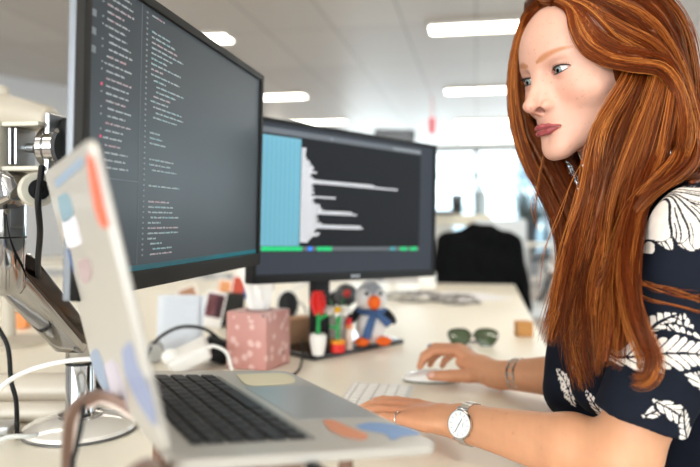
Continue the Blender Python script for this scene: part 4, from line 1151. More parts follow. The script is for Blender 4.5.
# keys: six rows
rows = [(.028, .009, [1.0] * 14), (.043, .0145, [1] * 13 + [1.6]), (.0615, .0145, [1.6] + [1] * 13), (.080, .0145, [1.9] + [1] * 11 + [1.8]), (.0985, .0145, [2.4] + [1] * 10 + [2.4]), (.117, .0145, [1, 1, 1, 1.3, 5.2, 1.3, 1, 1, 1, 1])]
keycache = {}
for (b, hgt, ws) in rows:
    b *= KS; hgt *= KS; tot = .272 * KS; gap = .0028; unit = (tot - gap * (len(ws) - 1)) / sum(ws); a = LW / 2 + tot / 2
    for wk in ws:
        w_ = unit * wk; key = (round(w_, 5), hgt)
        if key not in keycache:
            m2 = MB(); slabR(m2, rrect(w_, hgt, .0015, 3), np.zeros(3), LR, .0022, bev=.0005); o = m2.build('key', KEY, laptop); keycache[key] = o
        else:
            o = keycache[key].copy(); COL.objects.link(o); o.parent = laptop
        o.location = tuple(LP(a - w_ / 2, b, .0002) - np.array(laptop.location)); a -= w_ + gap
# lid
th = q_[3]; ld = math.cos(th) * lv + math.sin(th) * ln; lo_ = np.cross(lu, ld); lo_ = lo_ if lo_ @ lv < 0 else -lo_      # outward (back of the lid)
LDR = np.stack([lu, ld, lo_], 1)
def LD_(a, b, c=0): return LO + lu * a + ld * b + lo_ * c
mb = MB(); slabR(mb, rrect(LW, LD - .004, .012), LD_(LW / 2, LD / 2 + .002, 0), LDR, .0065, bev=.0015); lid = part('lid', mb, ALU, laptop, angle=30)
mb = MB(); slabR(mb, rrect(LW - .008, LD - .014, .008), LD_(LW / 2, LD / 2 + .003, -.0006), LDR, .0012, bev=.0002); part('display_glass', mb, mat('display_glass', '#0b0c10', .08), laptop)
mb = MB(); mb.tube([LP(.03, .0005, -.001), LP(LW - .03, .0005, -.001)], .0042, 14); part('hinge', mb, mat('hinge_dark', '#3a3a3c', .4, .5), laptop)
def lid_hit(px, py):
    r = np.array([(px - CX) / FOC, 1, -(py - HY) / FOC]); o = np.array([0, 0, CAM_Z]); O = LD_(0, 0, .0066)
    t = ((O - o) @ lo_) / (r @ lo_); q = o + r * t - O; return float(q @ lu), float(q @ ld)
def base_hit(px, py):
    r = np.array([(px - CX) / FOC, 1, -(py - HY) / FOC]); o = np.array([0, 0, CAM_Z]); O = LP(0, 0, 0)
    t = ((O - o) @ ln) / (r @ ln); q = o + r * t - O; return float(q @ lu), float(q @ lv)
def sticker(pts, col, lab, on='lid', lift=.0066, rough=.45):
    h = lid_hit if on == 'lid' else base_hit
    P = [h(*p) for p in pts]; P = catmull(np.array(P + P[:1]), 5 * len(P))[:-1]; mb = MB()
    C0, R0 = (LD_(0, 0, lift), LDR) if on == 'lid' else (LP(0, 0, lift), LR)
    V = [C0 + R0 @ np.array([x, y, 0]) for x, y in P] + [C0 + R0 @ np.array([x, y, .0004]) for x, y in P]; n = len(P)
    mb.add(V, [tuple(range(n))[::-1], tuple(range(n, 2 * n))] + [(k, (k + 1) % n, n + (k + 1) % n, n + k) for k in range(n)])
    part('sticker', mb, mat('sticker_' + lab.split()[0], col, rough), laptop, label=lab + ' sticker', smooth=False)
sticker([(87, 154), (93, 158), (97, 172), (103, 205), (108, 226), (102, 226), (96, 212), (91, 186)], '#ef6d4a', 'orange')
sticker([(55, 180), (70, 167), (82, 157), (83, 165), (70, 177), (57, 188)], '#93a7bd', 'pale blue lettered')
sticker([(58, 197), (67, 193), (72, 205), (73, 216), (64, 222), (60, 210)], '#7f9fae', 'blue-green picture')
sticker([(62, 222), (74, 216), (80, 236), (81, 244), (68, 246)], '#e9e6ee', 'white lettered')
sticker([(64, 252), (70, 250), (74, 275), (72, 290), (67, 280)], '#4e6a9a', 'narrow dark blue')
sticker([(78, 262), (88, 258), (92, 274), (86, 284), (80, 276)], '#b59fa0', 'small brown round')
sticker([(122, 350), (131, 342), (138, 366), (150, 392), (156, 426), (143, 410), (133, 392), (125, 372)], '#8e9abb', 'blue splash')
sticker([(104, 366), (114, 360), (124, 388), (128, 416), (116, 404), (108, 386)], '#c8c0cd', 'lilac')
sticker([(90, 355), (97, 349), (106, 372), (112, 398), (103, 388), (95, 372)], '#8e9fb8', 'faded grey-blue')
sticker([(323, 421), (333, 421), (352, 429), (368, 436), (362, 440), (345, 437), (330, 430)], '#d98f6c', 'orange and white', 'base', .0003)
sticker([(356, 426), (372, 423), (398, 426), (420, 434), (404, 436), (392, 440), (384, 434), (364, 430)], '#7d9fd0', 'blue map-shaped', 'base', .0003)
sticker([(236, 375), (284, 374), (293, 383), (250, 386)], '#e3ddc2', 'pale yellow note', 'base', .0003, .8)
# stand
RG = mat('rose_gold', '#86695b', .32, .5)
OFFS = -1
RGLIT = mat('rose_gold_lit', '#e3cdbf', .35, .3)  # paler rose gold: light on the leg's inner face, put into the colour
stand = empty('laptop_stand', (-.22, .62, DESK), 0, 'rose-gold bent metal stand holding up the laptop', 'laptop stand')
def ribbon(mb, P, wdir, w, th_, mat=0, off=0.):
    P = catmull(P, 40); T = np.gradient(P, axis=0); T /= np.linalg.norm(T, axis=1)[:, None]; wd = np.array(wdir, float); wd /= np.linalg.norm(wd); V = []
    for p, t in zip(P, T):
        n = np.cross(t, wd); n /= np.linalg.norm(n)
        for a, b in ((-1, -1), (1, -1), (1, 1), (-1, 1)): V.append(p + wd * w / 2 * a + n * (th_ / 2 * b + off))
    m_ = len(P); Fs = [(i * 4 + k, i * 4 + (k + 1) % 4, (i + 1) * 4 + (k + 1) % 4, (i + 1) * 4 + k) for i in range(m_ - 1) for k in range(4)] + [(3, 2, 1, 0), tuple((m_ - 1) * 4 + k for k in range(4))]
    mb.add(V, Fs, mat)
dwn = -.0088
mb = MB(); e = LP(.11, -.003, dwn - .005)
far_leg = [W(66, 540, .523) * [1, 1, 0] + [0, 0, DESK + .004], W(66, 500, .523), W(67, 440, .523), W(72, 412, .523), W(88, 399, .527), W(112, 398, .532), LP(.109, .03, dwn - .004), LP(.109, .09, dwn - .004)]
ribbon(mb, far_leg, lu, .015, .0065); part('rear_leg', mb, RG, stand)
for sg in (1,): mb = MB(); ribbon(mb, far_leg, lu, .0152, .0022, off=OFFS * .0042); part('leg_lit_edge', mb, RGLIT, stand, label='pale strip painted as the lit inner face of the bent leg')  # thin pale ribbon added to paint the lit inner face of the leg
mb = MB(); near_leg = [np.array([-.129, .397, DESK + .004]), np.array([-.131, .394, .82]), np.array([-.131, .392, .896]), np.array([-.118, .397, .9145]), LP(.026, .01, dwn - .006) + [-.01, 0, .0], LP(.026, .04, dwn - .004), LP(.026, .11, dwn - .004)]
ribbon(mb, near_leg, lu, .016, .0065); part('front_leg', mb, RG, stand)
mb = MB(); mb.box(LP(.08, .08, dwn - .0045), (.14, .03, .005), LR if np.linalg.det(LR) > 0 else LR[:, [0, 1, 2]], .0); mb.box(LP(.175, .06, dwn - .0045), (.17, .03, .005), LR); part('crossbar', mb, RG, stand)
for (a, b) in ((.235, .045), (.235, .15)):
    p = LP(a, b, dwn - .004); mb = MB(); mb.tube([p, [p[0], p[1], DESK + .002]], .006, 12); part('support_post', mb, RG, stand)
p = LP(.045, .15, dwn - .004); mb = MB(); mb.tube([p, [p[0], p[1], DESK + .002]], .006, 12); part('support_post', mb, RG, stand)
mb = MB(); mb.box(LP(.14, .15, dwn - .0045), (.21, .02, .005), LR); mb.box(LP(.235, .10, dwn - .0045), (.02, .12, .005), LR); part('crossbar', mb, RG, stand)
# ================================================================ things on the desk
def D(px, py, z=DESK):
    """point at height z whose picture position is (px, py)"""
    d = (CAM_Z - z) * FOC / (py - HY); return np.array([(px - CX) / FOC * d, d, z])
def thing(name, loc, label, cat, group=None): return empty(name, loc, 0, label, cat, group)
def single(mb, name, mats, loc, label, cat, group=None, **k):
    o = mb.build(name, mats, None, origin=loc, **k); return tag(o, label, cat, group)
WP = mat('white_plastic', '#f4f2ee', .3)
# tissue box: pink with pearly dots
def pink_mat():
    m = mat('pink_pattern', '#d79a94', .35); nt = m.node_tree; b = nt.nodes['Principled BSDF']; tc = nt.nodes.new('ShaderNodeTexCoord')
    def dots(scale, thr, seed):
        v = nt.nodes.new('ShaderNodeTexVoronoi'); v.inputs['Scale'].default_value = scale; mp = nt.nodes.new('ShaderNodeMapping'); mp.inputs['Location'].default_value = (seed, seed, seed)
        nt.links.new(tc.outputs['Object'], mp.inputs[0]); nt.links.new(mp.outputs[0], v.inputs['Vector'])
        c = nt.nodes.new('ShaderNodeMath'); c.operation = 'LESS_THAN'; c.inputs[1].default_value = thr; nt.links.new(v.outputs['Distance'], c.inputs[0]); return c
    a = dots(48, .36, 3.1); d = dots(26, .12, 2.7)
    m1 = nt.nodes.new('ShaderNodeMix'); m1.data_type = 'RGBA'; m1.inputs[6].default_value = (*srgb('#c38c84'), 1); m1.inputs[7].default_value = (*srgb('#dab5b0'), 1); nt.links.new(a.outputs[0], m1.inputs[0])
    m2 = nt.nodes.new('ShaderNodeMix'); m2.data_type = 'RGBA'; m2.inputs[7].default_value = (*srgb('#5f5658'), 1); nt.links.new(m1.outputs[2], m2.inputs[6]); nt.links.new(d.outputs[0], m2.inputs[0])
    nt.links.new(m2.outputs[2], b.inputs['Base Color']); return m
tc_ = np.array([-.198, 1.475, DESK]); tb = thing('tissue_box', tc_, 'pink patterned cube tissue box with a white tissue sticking out', 'tissue box')
Rt = rotm(0, 0, math.radians(-25))
mb = MB(); mb.box(tc_ + [0, 0, .061], (.1, .1, .120), Rt, .003); part('carton', mb, pink_mat(), tb)
mb = MB(); mb.lathe([(0, .1212), (.030, .1212), (.030, .1218), (0, .1218)], tc_, 28); part('opening', mb, mat('opening_dark', '#8a5f5c', .6), tb)
# tissue: crumpled sheet
nu, nv = 26, 14; V = []
for j in range(nv):
    t = j / (nv - 1)
    for i in range(nu):
        a = 2 * math.pi * i / nu; rr_ = .018 + .014 * t ** .8 + .007 * math.sin(3 * a + 4 * t) * (.4 + t) + .004 * math.sin(7 * a + 2 + 3 * t)
        V.append(tc_ + np.array([rr_ * math.cos(a) * 1.05 - .006 * t, rr_ * math.sin(a) * .55, .122 + t * (.082 + .022 * math.sin(2 * a + 1) + .010 * math.sin(5 * a))  - .0 * t]))
Fq = np.array([(j * nu + i, j * nu + (i + 1) % nu, (j + 1) * nu + (i + 1) % nu, (j + 1) * nu + i) for j in range(nv - 1) for i in range(nu)])
mb = MB(); mb.add(V, Fq); mb.add([V[(nv - 1) * nu + i] for i in range(nu)] + [tc_ + np.array([-.006, 0, .170])], [(i, (i + 1) % nu, nu) for i in range(nu)])
part('tissue', mb, mat('tissue_paper', '#f6f2ee', .8), tb)

# penguin plush
pc_ = np.array([.050, 1.665, PL]); pen = thing('plush_toy', pc_, 'penguin plush toy with orange beak and blue scarf sitting on the black base plate', 'plush toy')
Rp = rotm(0, 0, math.radians(10))
GREYF = mat('plush_grey', '#aeb1b8', .95, bump=.4, bscale=900); WHF = mat('plush_white', '#ece9e8', .95, bump=.4, bscale=900)
ORF = mat('plush_orange', '#f0671a', .85); BKF = mat('plush_black', '#16181f', .9); BLF = mat('scarf_blue', '#44618f', .95, bump=.5, bscale=700)
def pp(x, y, z): return pc_ + Rp @ np.array([x, y, z])
mb = MB(); mb.ball(pp(0, 0, .046), (.036, .032, .047), 28); part('body', mb, WHF, pen)
mb = MB(); mb.ball(pp(0, .002, .115), (.037, .034, .037), 28); part('head', mb, GREYF, pen)
mb = MB(); mb.ball(pp(-.013, -.007, .111), (.0245, .0295, .029), 24); mb.ball(pp(.015, -.007, .111), (.0245, .0295, .029), 24); part('face', mb, WHF, pen)
mb = MB(); mb.ball(pp(.001, -.040, .106), (.0155, .013, .0175), 20); part('beak', mb, ORF, pen)
for s in (-1, 1):
    mb = MB(); mb.ball(pp(s * .0165 + .001, -.0315, .126), (.0052, .004, .0056), 12); part('eye', mb, mat('button_eye', '#0c0c0e', .15), pen)
    mb = MB(); mb.ball(pp(s * .044, -.004, .068), (.012, .010, .026), 16, rotm(0, math.radians(-s * 42), 0)); part('wing', mb, BKF, pen)
    mb = MB(); mb.ball(pp(s * .027, -.028, .011), (.019, .022, .011), 18); part('foot', mb, ORF, pen)
mb = MB(); an = np.linspace(0, 2 * math.pi, 30); mb.tube([pp(.031 * math.cos(a), .028 * math.sin(a), .083 + .003 * math.sin(a)) for a in an], .0085, 12, flat=.8)
mb.tube([pp(.004, -.030, .082), pp(-.006, -.037, .060), pp(-.014, -.037, .036), pp(-.018, -.036, .020)], [.008, .010, .011, .011], 10, flat=.35, up=(0, 1, 0)); mb.tube([pp(.008, -.031, .080), pp(.028, -.033, .062), pp(.040, -.030, .050)], [.007, .009, .010], 10, flat=.5, up=(0, 1, 0))
part('scarf', mb, BLF, pen)

# building-brick rose in a white vase
GRN = mat('brick_green', '#179a4a', .3); RED = mat('brick_red', '#e02a26', .3)
b0 = np.array([-.0720, 1.530, PL]); fl = thing('brick_flower', b0, 'red toy brick rose on a green stem in a small white vase', 'flower ornament')
mb = MB(); mb.lathe([(0, 0), (.0125, 0), (.0155, .010), (.0185, .028), (.0195, .040), (.017, .047), (.013, .048), (0, .046)], b0, 10); part('vase', mb, WP, fl, angle=20)
mb = MB(); mb.tube([b0 + [0, 0, .046], b0 + [.001, 0, .075], b0 + [-.001, 0, .100]], [.0055, .004, .0045], 10); mb.box(b0 + [.012, -.002, .086], (.020, .010, .006), rotm(0, -.5, .3), .001); mb.box(b0 + [.003, 0, .094], (.013, .012, .008), None, .001); part('stem', mb, GRN, fl)
mb = MB(); rr = np.random.default_rng(2)
for (z, n, r_) in ((.098, 3, .005), (.107, 5, .009), (.117, 6, .0115), (.127, 5, .010), (.136, 4, .006)):
    for k in range(n):
        a = 2 * math.pi * k / n + z * 60; mb.box(b0 + [r_ * math.cos(a), r_ * math.sin(a), z], (.013, .009, .015), rotm(.25, .1, a), .0015)
part('bloom', mb, RED, fl)
d0 = np.array([-.0280, 1.565, PL]); fl = thing('brick_flower', d0, 'white toy brick daisy with yellow centre in a red and orange pot', 'flower ornament')
mb = MB(); mb.lathe([(0, 0), (.0155, 0), (.0165, .001), (.0165, .020), (0, .020)], d0, 24); part('pot', mb, RED, fl)
mb = MB(); mb.lathe([(0, .020), (.0180, .020), (.0180, .027), (.012, .028), (0, .028)], d0, 24); part('pot_rim', mb, mat('brick_orange', '#f29a1c', .3), fl)
mb = MB(); mb.tube([d0 + [0, 0, .027], d0 + [0, 0, .086]], .0042, 10); mb.box(d0 + [-.009, 0, .056], (.022, .010, .006), rotm(0, .35, 0), .001); mb.box(d0 + [.001, 0, .075], (.012, .012, .010), None, .001); part('stem', mb, GRN, fl)
mb = MB()
for k in range(8):
    a = 2 * math.pi * k / 8; mb.box(d0 + [.022 * math.cos(a), .014 * math.sin(a) - .003, .095 + .006 * math.sin(a)], (.023, .015, .006), rotm(math.radians(35), 0, a), .002)
part('petals', mb, WP, fl)
mb = MB(); mb.lathe([(0, 0), (.0075, 0), (.0075, .006), (0, .007)], d0 + [0, -.012, .096], 18, R=rotm(math.radians(40), 0, 0)); part('centre', mb, mat('brick_yellow', '#f0b91e', .3), fl)
g0 = np.array([-.0030, 1.600, PL]); gl = thing('glue_stick', g0, 'white and orange stick tube with red cap standing by the daisy', 'glue stick')
mb = MB(); mb.lathe([(0, 0), (.0085, 0), (.0085, .048), (0, .048)], g0, 20); part('tube', mb, mat('tube_label', '#efd9cd', .35), gl)
mb = MB(); mb.lathe([(0, .048), (.0087, .048), (.0087, .058), (0, .058)], g0, 20); part('band', mb, mat('band_orange', '#e98a55', .35), gl)
mb = MB(); mb.lathe([(0, .058), (.0078, .058), (.0078, .071), (.006, .073), (0, .073)], g0, 20); part('cap', mb, mat('cap_red', '#d8262a', .3), gl)
# small cardboard box, white mesh pot, red ball behind
c0 = np.array([-.135, 1.70, PL]); cb_ = thing('cardboard_box', c0, 'small brown cardboard box behind the red rose', 'box')
mb = MB(); mb.box(c0 + [0, 0, .030], (.080, .05, .060), rotm(0, 0, .75), .001); part('carton', mb, mat('cardboard', '#b58a68', .85, noise=.06), cb_)
mb = MB(); mb.box(c0 + [-.002, -.002, .0605], (.076, .008, .0008), rotm(0, 0, .75)); part('packing_tape', mb, mat('tape', '#c9a27e', .4), cb_)
c0 = np.array([-.032, 1.665, PL]); po = thing('wire_pot', c0, 'white lattice pot with green sprigs between the rose and the penguin', 'pot')
mb = MB()
for z in (.004, .022, .042, .062, .078): mb.tube([c0 + [.030 * math.cos(a), .022 * math.sin(a), z] for a in np.linspace(0, 2 * math.pi, 25)], .0022, 6)
for k in range(14):
    a = 2 * math.pi * k / 14; mb.tube([c0 + [.030 * math.cos(a), .022 * math.sin(a), .002], c0 + [.030 * math.cos(a + .3), .022 * math.sin(a + .3), .080]], .0018, 6)
part('lattice', mb, WP, po)
mb = MB(); mb.lathe([(0, .001), (.026, .001), (.026, .060), (0, .060)], c0, 20, R=np.diag([1, .72, 1])); part('liner', mb, mat('liner', '#cfcac0', .6), po)
mb = MB()
for k in range(6):
    a = k * 1.05; mb.tube(bez(c0 + [.01 * math.cos(a), .008 * math.sin(a), .05], c0 + [.02 * math.cos(a), .01 * math.sin(a), .09], c0 + [.032 * math.cos(a), .016 * math.sin(a), .095 + .004 * k], 6), [.002, .003, .004, .004, .003, .001], 6)
part('sprig', mb, mat('sprig_green', '#3f8f58', .6), po)
c0 = np.array([-.010, 1.79, DESK + .0]); pot = thing('webcam', c0, 'black round webcam with a red lens light standing behind the daisy', 'webcam')
mb = MB(); mb.lathe([(0, 0), (.028, 0), (.028, .006), (.008, .010), (.006, .085), (0, .085)], c0, 24); part('stand', mb, BLK, pot)
mb = MB(); mb.ball(c0 + [0, 0, .118], (.030, .024, .030), 20); part('head', mb, mat('webcam_grey', '#4a4c4e', .4), pot)
mb = MB(); mb.ball(c0 + [.002, -.024, .124], (.010, .006, .010), 14); part('lens', mb, mat('lens_red', '#e23a32', .3), pot, label='red lens')
# white headphones with dark cushion
c0 = np.array([-.112, 2.02, DESK]); hp = thing('headphones', c0, 'white headphones with a black ear cushion lying behind the tissue box', 'headphones')
mb = MB(); mb.tube([c0 + [.075 * math.cos(a) + .0, .01, .055 + .075 * math.sin(a)] for a in np.linspace(.0, math.pi, 18)], [.010] * 18, 10, flat=.6); part('headband', mb, WP, hp)
for s in (-1, 1):
    mb = MB(); mb.ball(c0 + [s * .075, -.004, .056], (.036, .028, .055), 20); part('ear_cup', mb, WP, hp)
    mb = MB(); mb.ball(c0 + [s * .070, -.022, .066], (.030, .020, .040), 16); part('cushion', mb, BLK, hp, label='black ear cushion')

# wireless mouse under her hand
m0 = np.array([.158, 1.338, DESK]); mo = thing('computer_mouse', m0, 'low white wireless mouse under the fingers of her far hand', 'computer mouse')
Rm_ = rotm(0, 0, math.radians(174)); V = []; M = 20; K = 24
for i in range(M + 1):
    s = -1 + 2 * i / M; w_ = .029 * max(0, 1 - abs(s) ** 3.2) ** .5; hgt = .020 * max(0, 1 - (s * .95) ** 2) ** .55 * (1 - .12 * s) + .001
    for k in range(K):
        a = math.pi * k / (K - 1); V.append(m0 + Rm_ @ np.array([s * .056, w_ * math.cos(a) + 1e-5 * math.cos(a), .004 + max(.0005, hgt - .004) * math.sin(a) ** .7 if 0 < k < K - 1 else .004]))
mb = MB(); mb.add(V, [(i * K + k, i * K + k + 1, (i + 1) * K + k + 1, (i + 1) * K + k) for i in range(M) for k in range(K - 1)] + [tuple(i * K + (K - 1 if j else 0) for i in (range(M + 1)) for j in (0,))] if False else [(i * K + k, i * K + k + 1, (i + 1) * K + k + 1, (i + 1) * K + k) for i in range(M) for k in range(K - 1)])
part('shell', mb, mat('mouse_white', '#f1efec', .18), mo, angle=60)
poly = [(.054 * s, .027 * max(0, 1 - abs(s) ** 3.2) ** .5) for s in np.linspace(-1, 1, 20)] + [(.054 * s, -.027 * max(0, 1 - abs(s) ** 3.2) ** .5) for s in np.linspace(.98, -.98, 20)]
mb = MB(); mb.prism(poly, .0042, m0 + [0, 0, .0005], R=Rm_); part('underside', mb, mat('mouse_underside', '#7e837c', .35, .3), mo, smooth=False)

# low white keyboard under her near hand
k0 = np.array([.0365, 1.140, DESK]); Rk = rotm(0, 0, math.atan2(.983, .185)); kb = thing('keyboard', k0, 'slim white and silver keyboard under her near hand', 'keyboard')
mb = MB(); mb.prism(rrect(.279, .115, .006), .006, k0 + [0, 0, .002], R=Rk); part('case', mb, mat('keyboard_case', '#e2e1de', .35, .3), kb, smooth=False)
KW = mat('key_white', '#f6f4f0', .4); cache = {}
for ri, (b, hgt, ws) in enumerate([(-.049, .008, [1] * 14), (-.034, .0155, [1] * 13 + [1.5]), (-.015, .0155, [1.5] + [1] * 13), (.004, .0155, [1.8] + [1] * 11 + [1.8]), (.023, .0155, [2.3] + [1] * 10 + [2.3]), (.042, .0155, [1, 1, 1, 1.25, 5.3, 1.25, 1, 1, 1])]):
    gap = .0033; unit = (.270 - gap * (len(ws) - 1)) / sum(ws); a = -.135
    for wk in ws:
        w_ = unit * wk; key = (round(w_, 5), hgt); loc = Rk @ np.array([a + w_ / 2, -b, .008])
        if key not in cache: m2 = MB(); m2.box((0, 0, .0013), (w_, hgt, .0026), Rk, .0006); o = m2.build('key', KW, kb); cache[key] = o
        else: o = cache[key].copy(); COL.objects.link(o); o.parent = kb
        o.location = tuple(loc); a += w_ + gap

# sunglasses with green lenses, upside down, beside a blue card case
s0 = D(473, 346); sg = thing('sunglasses', s0, 'folded black sunglasses with green lenses lying upside down on the desk', 'sunglasses')
LENS = mat('green_lens', '#4b5a3c', .12, coat=.5); FR = mat('glasses_frame', '#191a1b', .25)
for s, off in ((-1, 0), (1, .0)):
    cc = s0 + np.array([s * .033, .0 + off, .024]); Rg = rotm(math.radians(66), 0, math.radians(8 if s < 0 else -12))
    P = [(.0285 * math.cos(a) * (1 + .14 * math.sin(a)), .0235 * math.sin(a) + .003 * math.cos(2 * a)) for a in np.linspace(0, 2 * math.pi, 32)[:-1]]
    V = [(x, y, -.003 * ((x / .025) ** 2 + (y / .02) ** 2)) for x, y in P]
    mb = MB(); mb.add([cc + Rg @ np.array(v) for v in V] + [cc + Rg @ np.array([0, 0, 0.001])] + [cc + Rg @ (np.array(v) + [0, 0, -.0016]) for v in V], [(k, (k + 1) % 31, 31) for k in range(31)] + [tuple(range(32, 63))[::-1]] + [(k, (k + 1) % 31, 32 + (k + 1) % 31, 32 + k) for k in range(31)])
    part('lens', mb, LENS, sg)
    mb = MB(); mb.tube([cc + Rg @ np.array(v) for v in V + V[:1]], .0017, 8, cap=False); part('rim', mb, FR, sg)
mb = MB(); mb.tube([s0 + [-.006, 0, .020], s0 + [0, .002, .026], s0 + [.006, 0, .020]], .0016, 8); mb.tube([s0 + [-.008, .002, .030], s0 + [.008, .002, .030]], .0012, 8); part('bridge', mb, FR, sg)
for s in (-1, 1):
    mb = MB(); mb.tube([s0 + [s * .054, .004, .018], s0 + [s * .050, .022, .008], s0 + [-s * .02, .034 + .004 * s, .004], s0 + [-s * .05, .030, .003]], [.002, .0018, .0022, .003], 8); part('temple', mb, FR, sg)
c0 = D(447, 352); ks = thing('key_bunch', c0, 'bunch of keys with a dark blue fob lying left of the sunglasses', 'keys')
mb = MB(); mb.box(c0 + [-.018, .03, .007], (.045, .028, .012), rotm(0, 0, .3), .005); part('fob', mb, mat('fob_blue', '#2d3f70', .35), ks, label='dark blue fob')
mb = MB(); mb.tube([c0 + [.014 + .011 * math.cos(a), .03 + .011 * math.sin(a), .004] for a in np.linspace(0, 6.283, 22)], .0013, 6, cap=False); part('ring', mb, CHROMEB, ks)
for k, (dx, dy, a) in enumerate(((.030, .028, .2), (.034, .018, -.35), (.018, .012, -1.2))):
    m2 = MB(); p = c0 + np.array([dx, dy, .0035 + .002 * k]); R_ = rotm(0, 0, a); m2.lathe([(0, 0), (.010, 0), (.010, .002), (0, .002)], p, 18); m2.box(p + R_ @ np.array([.020, 0, .001]), (.026, .006, .002), R_); m2.box(p + R_ @ np.array([.028, .004, .001]), (.008, .004, .002), R_)
    part('key', m2, CHROMEB if k else BLK, ks)
for (px, py, s, lab) in ((525.5, 337, .040, 'small wooden cube on the desk edge beyond her far arm'), (17, 329, .046, 'orange wooden cube far left behind the chrome arm')):
    p = D(px, py); mb = MB(); mb.box(p + [0, s / 2, s / 2], (s, s, s), rotm(0, 0, .1), .002); single(mb, 'wooden_block', mat('block_wood', '#c98f4e' if px > 100 else '#d98a4c', .55, noise=.12, nscale=80), p + [0, s / 2, 0], lab, 'wooden block')
# far end of the desk
p = D(428, 289); mb = MB(); mb.box(p + [0, .03, .036], (.075, .06, .072), RROT, .008); single(mb, 'cable_socket', WP, p, 'white square desk socket below the corner of the rear monitor', 'socket')
rr = np.random.default_rng(12)
for (px, py, w_, h_, a, lab) in ((468, 298, .21, .297, .35, 'white printed sheet at the far end of the desk'), (448, 295, .21, .297, -.2, 'second sheet of paper half under the printed one')):
    p = D(px, py); mb = MB(); mb.box(p + [0, 0, .0012 if px > 460 else .0004], (h_, w_, .0007), rotm(0, 0, a)); single(mb, 'paper_sheet', mat('paper', '#f3f2f6', .7), p, lab, 'paper')
for (px, py, s, lab) in ((412, 298, 1.0, 'tangled grey cable loops behind the penguin'), (452, 301, .8, 'thin coiled cable in front of the paper sheets')):
    p = D(px, py); mb = MB(); P = []
    for t in np.linspace(0, 1, 90):
        a = t * 6.283 * 3.4; P.append(p + [s * (.085 * math.cos(a) + .05 * math.sin(a * .37)), s * (.13 * math.sin(a) + .05 * math.cos(a * .6)), .004 + .004 * math.sin(a * 1.7) + .003])
    mb.tube(P, .0032, 6); single(mb, 'cable_coil', mat('cable_grey', '#76736f', .5), p, lab, 'cable')
# papers, pictures and chargers behind the laptop
p = D(177, 352); st_ = thing('paper_stack', p, 'upright sheaf of white printed pages leaning behind the laptop', 'papers')
for k, (dx, dy, a) in enumerate(((0, 0, .06), (.012, .010, -.05), (-.018, .018, .12))):
    mb = MB(); mb.box(p + [dx + .004, dy + .02, .066], (.086, .0012, .132), rotm(math.radians(-12), 0, a)); part('page', mb, mat('page_paper', '#d3d7dd' if k else '#c9ced6', .7, noise=.03, nscale=120), st_, smooth=False)
mb = MB()
for j in range(15):
    L = rr.uniform(.04, .07); z = .122 - j * .0078; mb.box(p + rotm(math.radians(-12), 0, .06) @ np.array([-.036 + L / 2, -.0008, z - .066]) + [.004, .02, .066], (L, .0004, .0016), rotm(math.radians(-12), 0, .06))
part('printed_lines', mb, mat('ink_grey', '#b9bdc3', .7), st_, smooth=False)
def picture(px, py, w_, h_, a, tilt, lab, border, parts_):
    p = D(px, py); root = thing('photo_print', p, lab, 'photo'); Rr = rotm(math.radians(tilt), math.radians(a[1]), a[0]); c = p + [0, .03, h_ / 2 + .006]
    mb = MB(); mb.box(c, (w_, .002, h_), Rr); part('print', mb, mat('print_border', border, .5), root, smooth=False)
    for (x0, z0, x1, z1, col) in parts_:
        m2 = MB(); m2.box(c + Rr @ np.array([(x0 + x1) / 2 * w_, -.0013, (z0 + z1) / 2 * h_]), ((x1 - x0) * w_, .0006, (z1 - z0) * h_), Rr); part('image', m2, mat('print_ink', col, .45), root, smooth=False)
picture(212, 330, .058, .102, (.15, 12), -12, 'white-bordered instant photo with dark pink picture leaning beside the tissue box', '#efece8', [(-.42, -.25, .42, .42, '#6b3a44'), (-.30, -.15, .05, .30, '#c98a90'), (.10, -.2, .36, .36, '#3b2c36')])
picture(186, 306, .075, .062, (.1, -20), -10, 'small brown photo print behind the white pages', '#e9e2da', [(-.4, -.4, .4, .4, '#9a6a45')])
picture(243, 303, .10, .095, (.2, 10), -10, 'blue, red and white picture card behind the tissue', '#f1ece9', [(-.45, -.4, .0, .4, '#b5452f'), (.0, -.4, .45, .4, '#38568f')])
picture(226, 301, .075, .075, (.1, 8), -10, 'orange picture card left of the tissue', '#f3e2d4', [(-.42, -.38, .42, .38, '#dd9760')])
p = D(229, 328); mb = MB(); mb.box(p + [0, .03, .05], (.075, .03, .10), rotm(0, .1, .3), .01); single(mb, 'black_pouch', mat('pouch', '#23221f', .8), p, 'small black pouch between the photo and the tissue box', 'pouch')
# white power adapter with its lead
p = D(187, 373); ad = thing('power_adapter', p, 'white laptop power adapter lying behind the laptop keyboard', 'power adapter')
Ra = rotm(math.radians(10), math.radians(-24), math.radians(12)); mb = MB(); mb.box(p + [0, .02, .032], (.088, .078, .032), Ra, .009); part('brick', mb, WP, ad)
mb = MB(); mb.ball(p + [-.036, .01, .030], (.020, .016, .018), 16); part('plug', mb, WP, ad)
mb = MB(); mb.tube(catmull([p + [.034, .01, .045], p + [.055, -.01, .058], p + [.085, -.02, .046], p + [.100, -.04, .012], p + [.112, -.09, .004], p + [.10, -.14, .004]], 30), [.0035] * 30, 8); mb.tube([p + [.030, .012, .043], p + [.046, 0, .053]], .0058, 10); part('lead', mb, WP, ad)
p = D(150, 364); mb = MB(); mb.lathe([(0, -.03), (.018, -.03), (.021, -.026), (.021, .03), (0, .03)], p + [0, .03, .022], 24, R=rotm(math.radians(90), 0, .2)); mb.lathe([(0, .0302), (.006, .0302), (.006, .032), (0, .032)], p + [0, .03, .022], 12, R=rotm(math.radians(90), 0, .2))
single(mb, 'grey_jack_adapter', mat('jack_grey', '#a9a8a4', .35), p, 'round grey connector left of the white power adapter', 'connector')
p = D(218, 366); bb = thing('black_charger', p, 'black charger block with looped black cable behind the white adapter', 'charger')
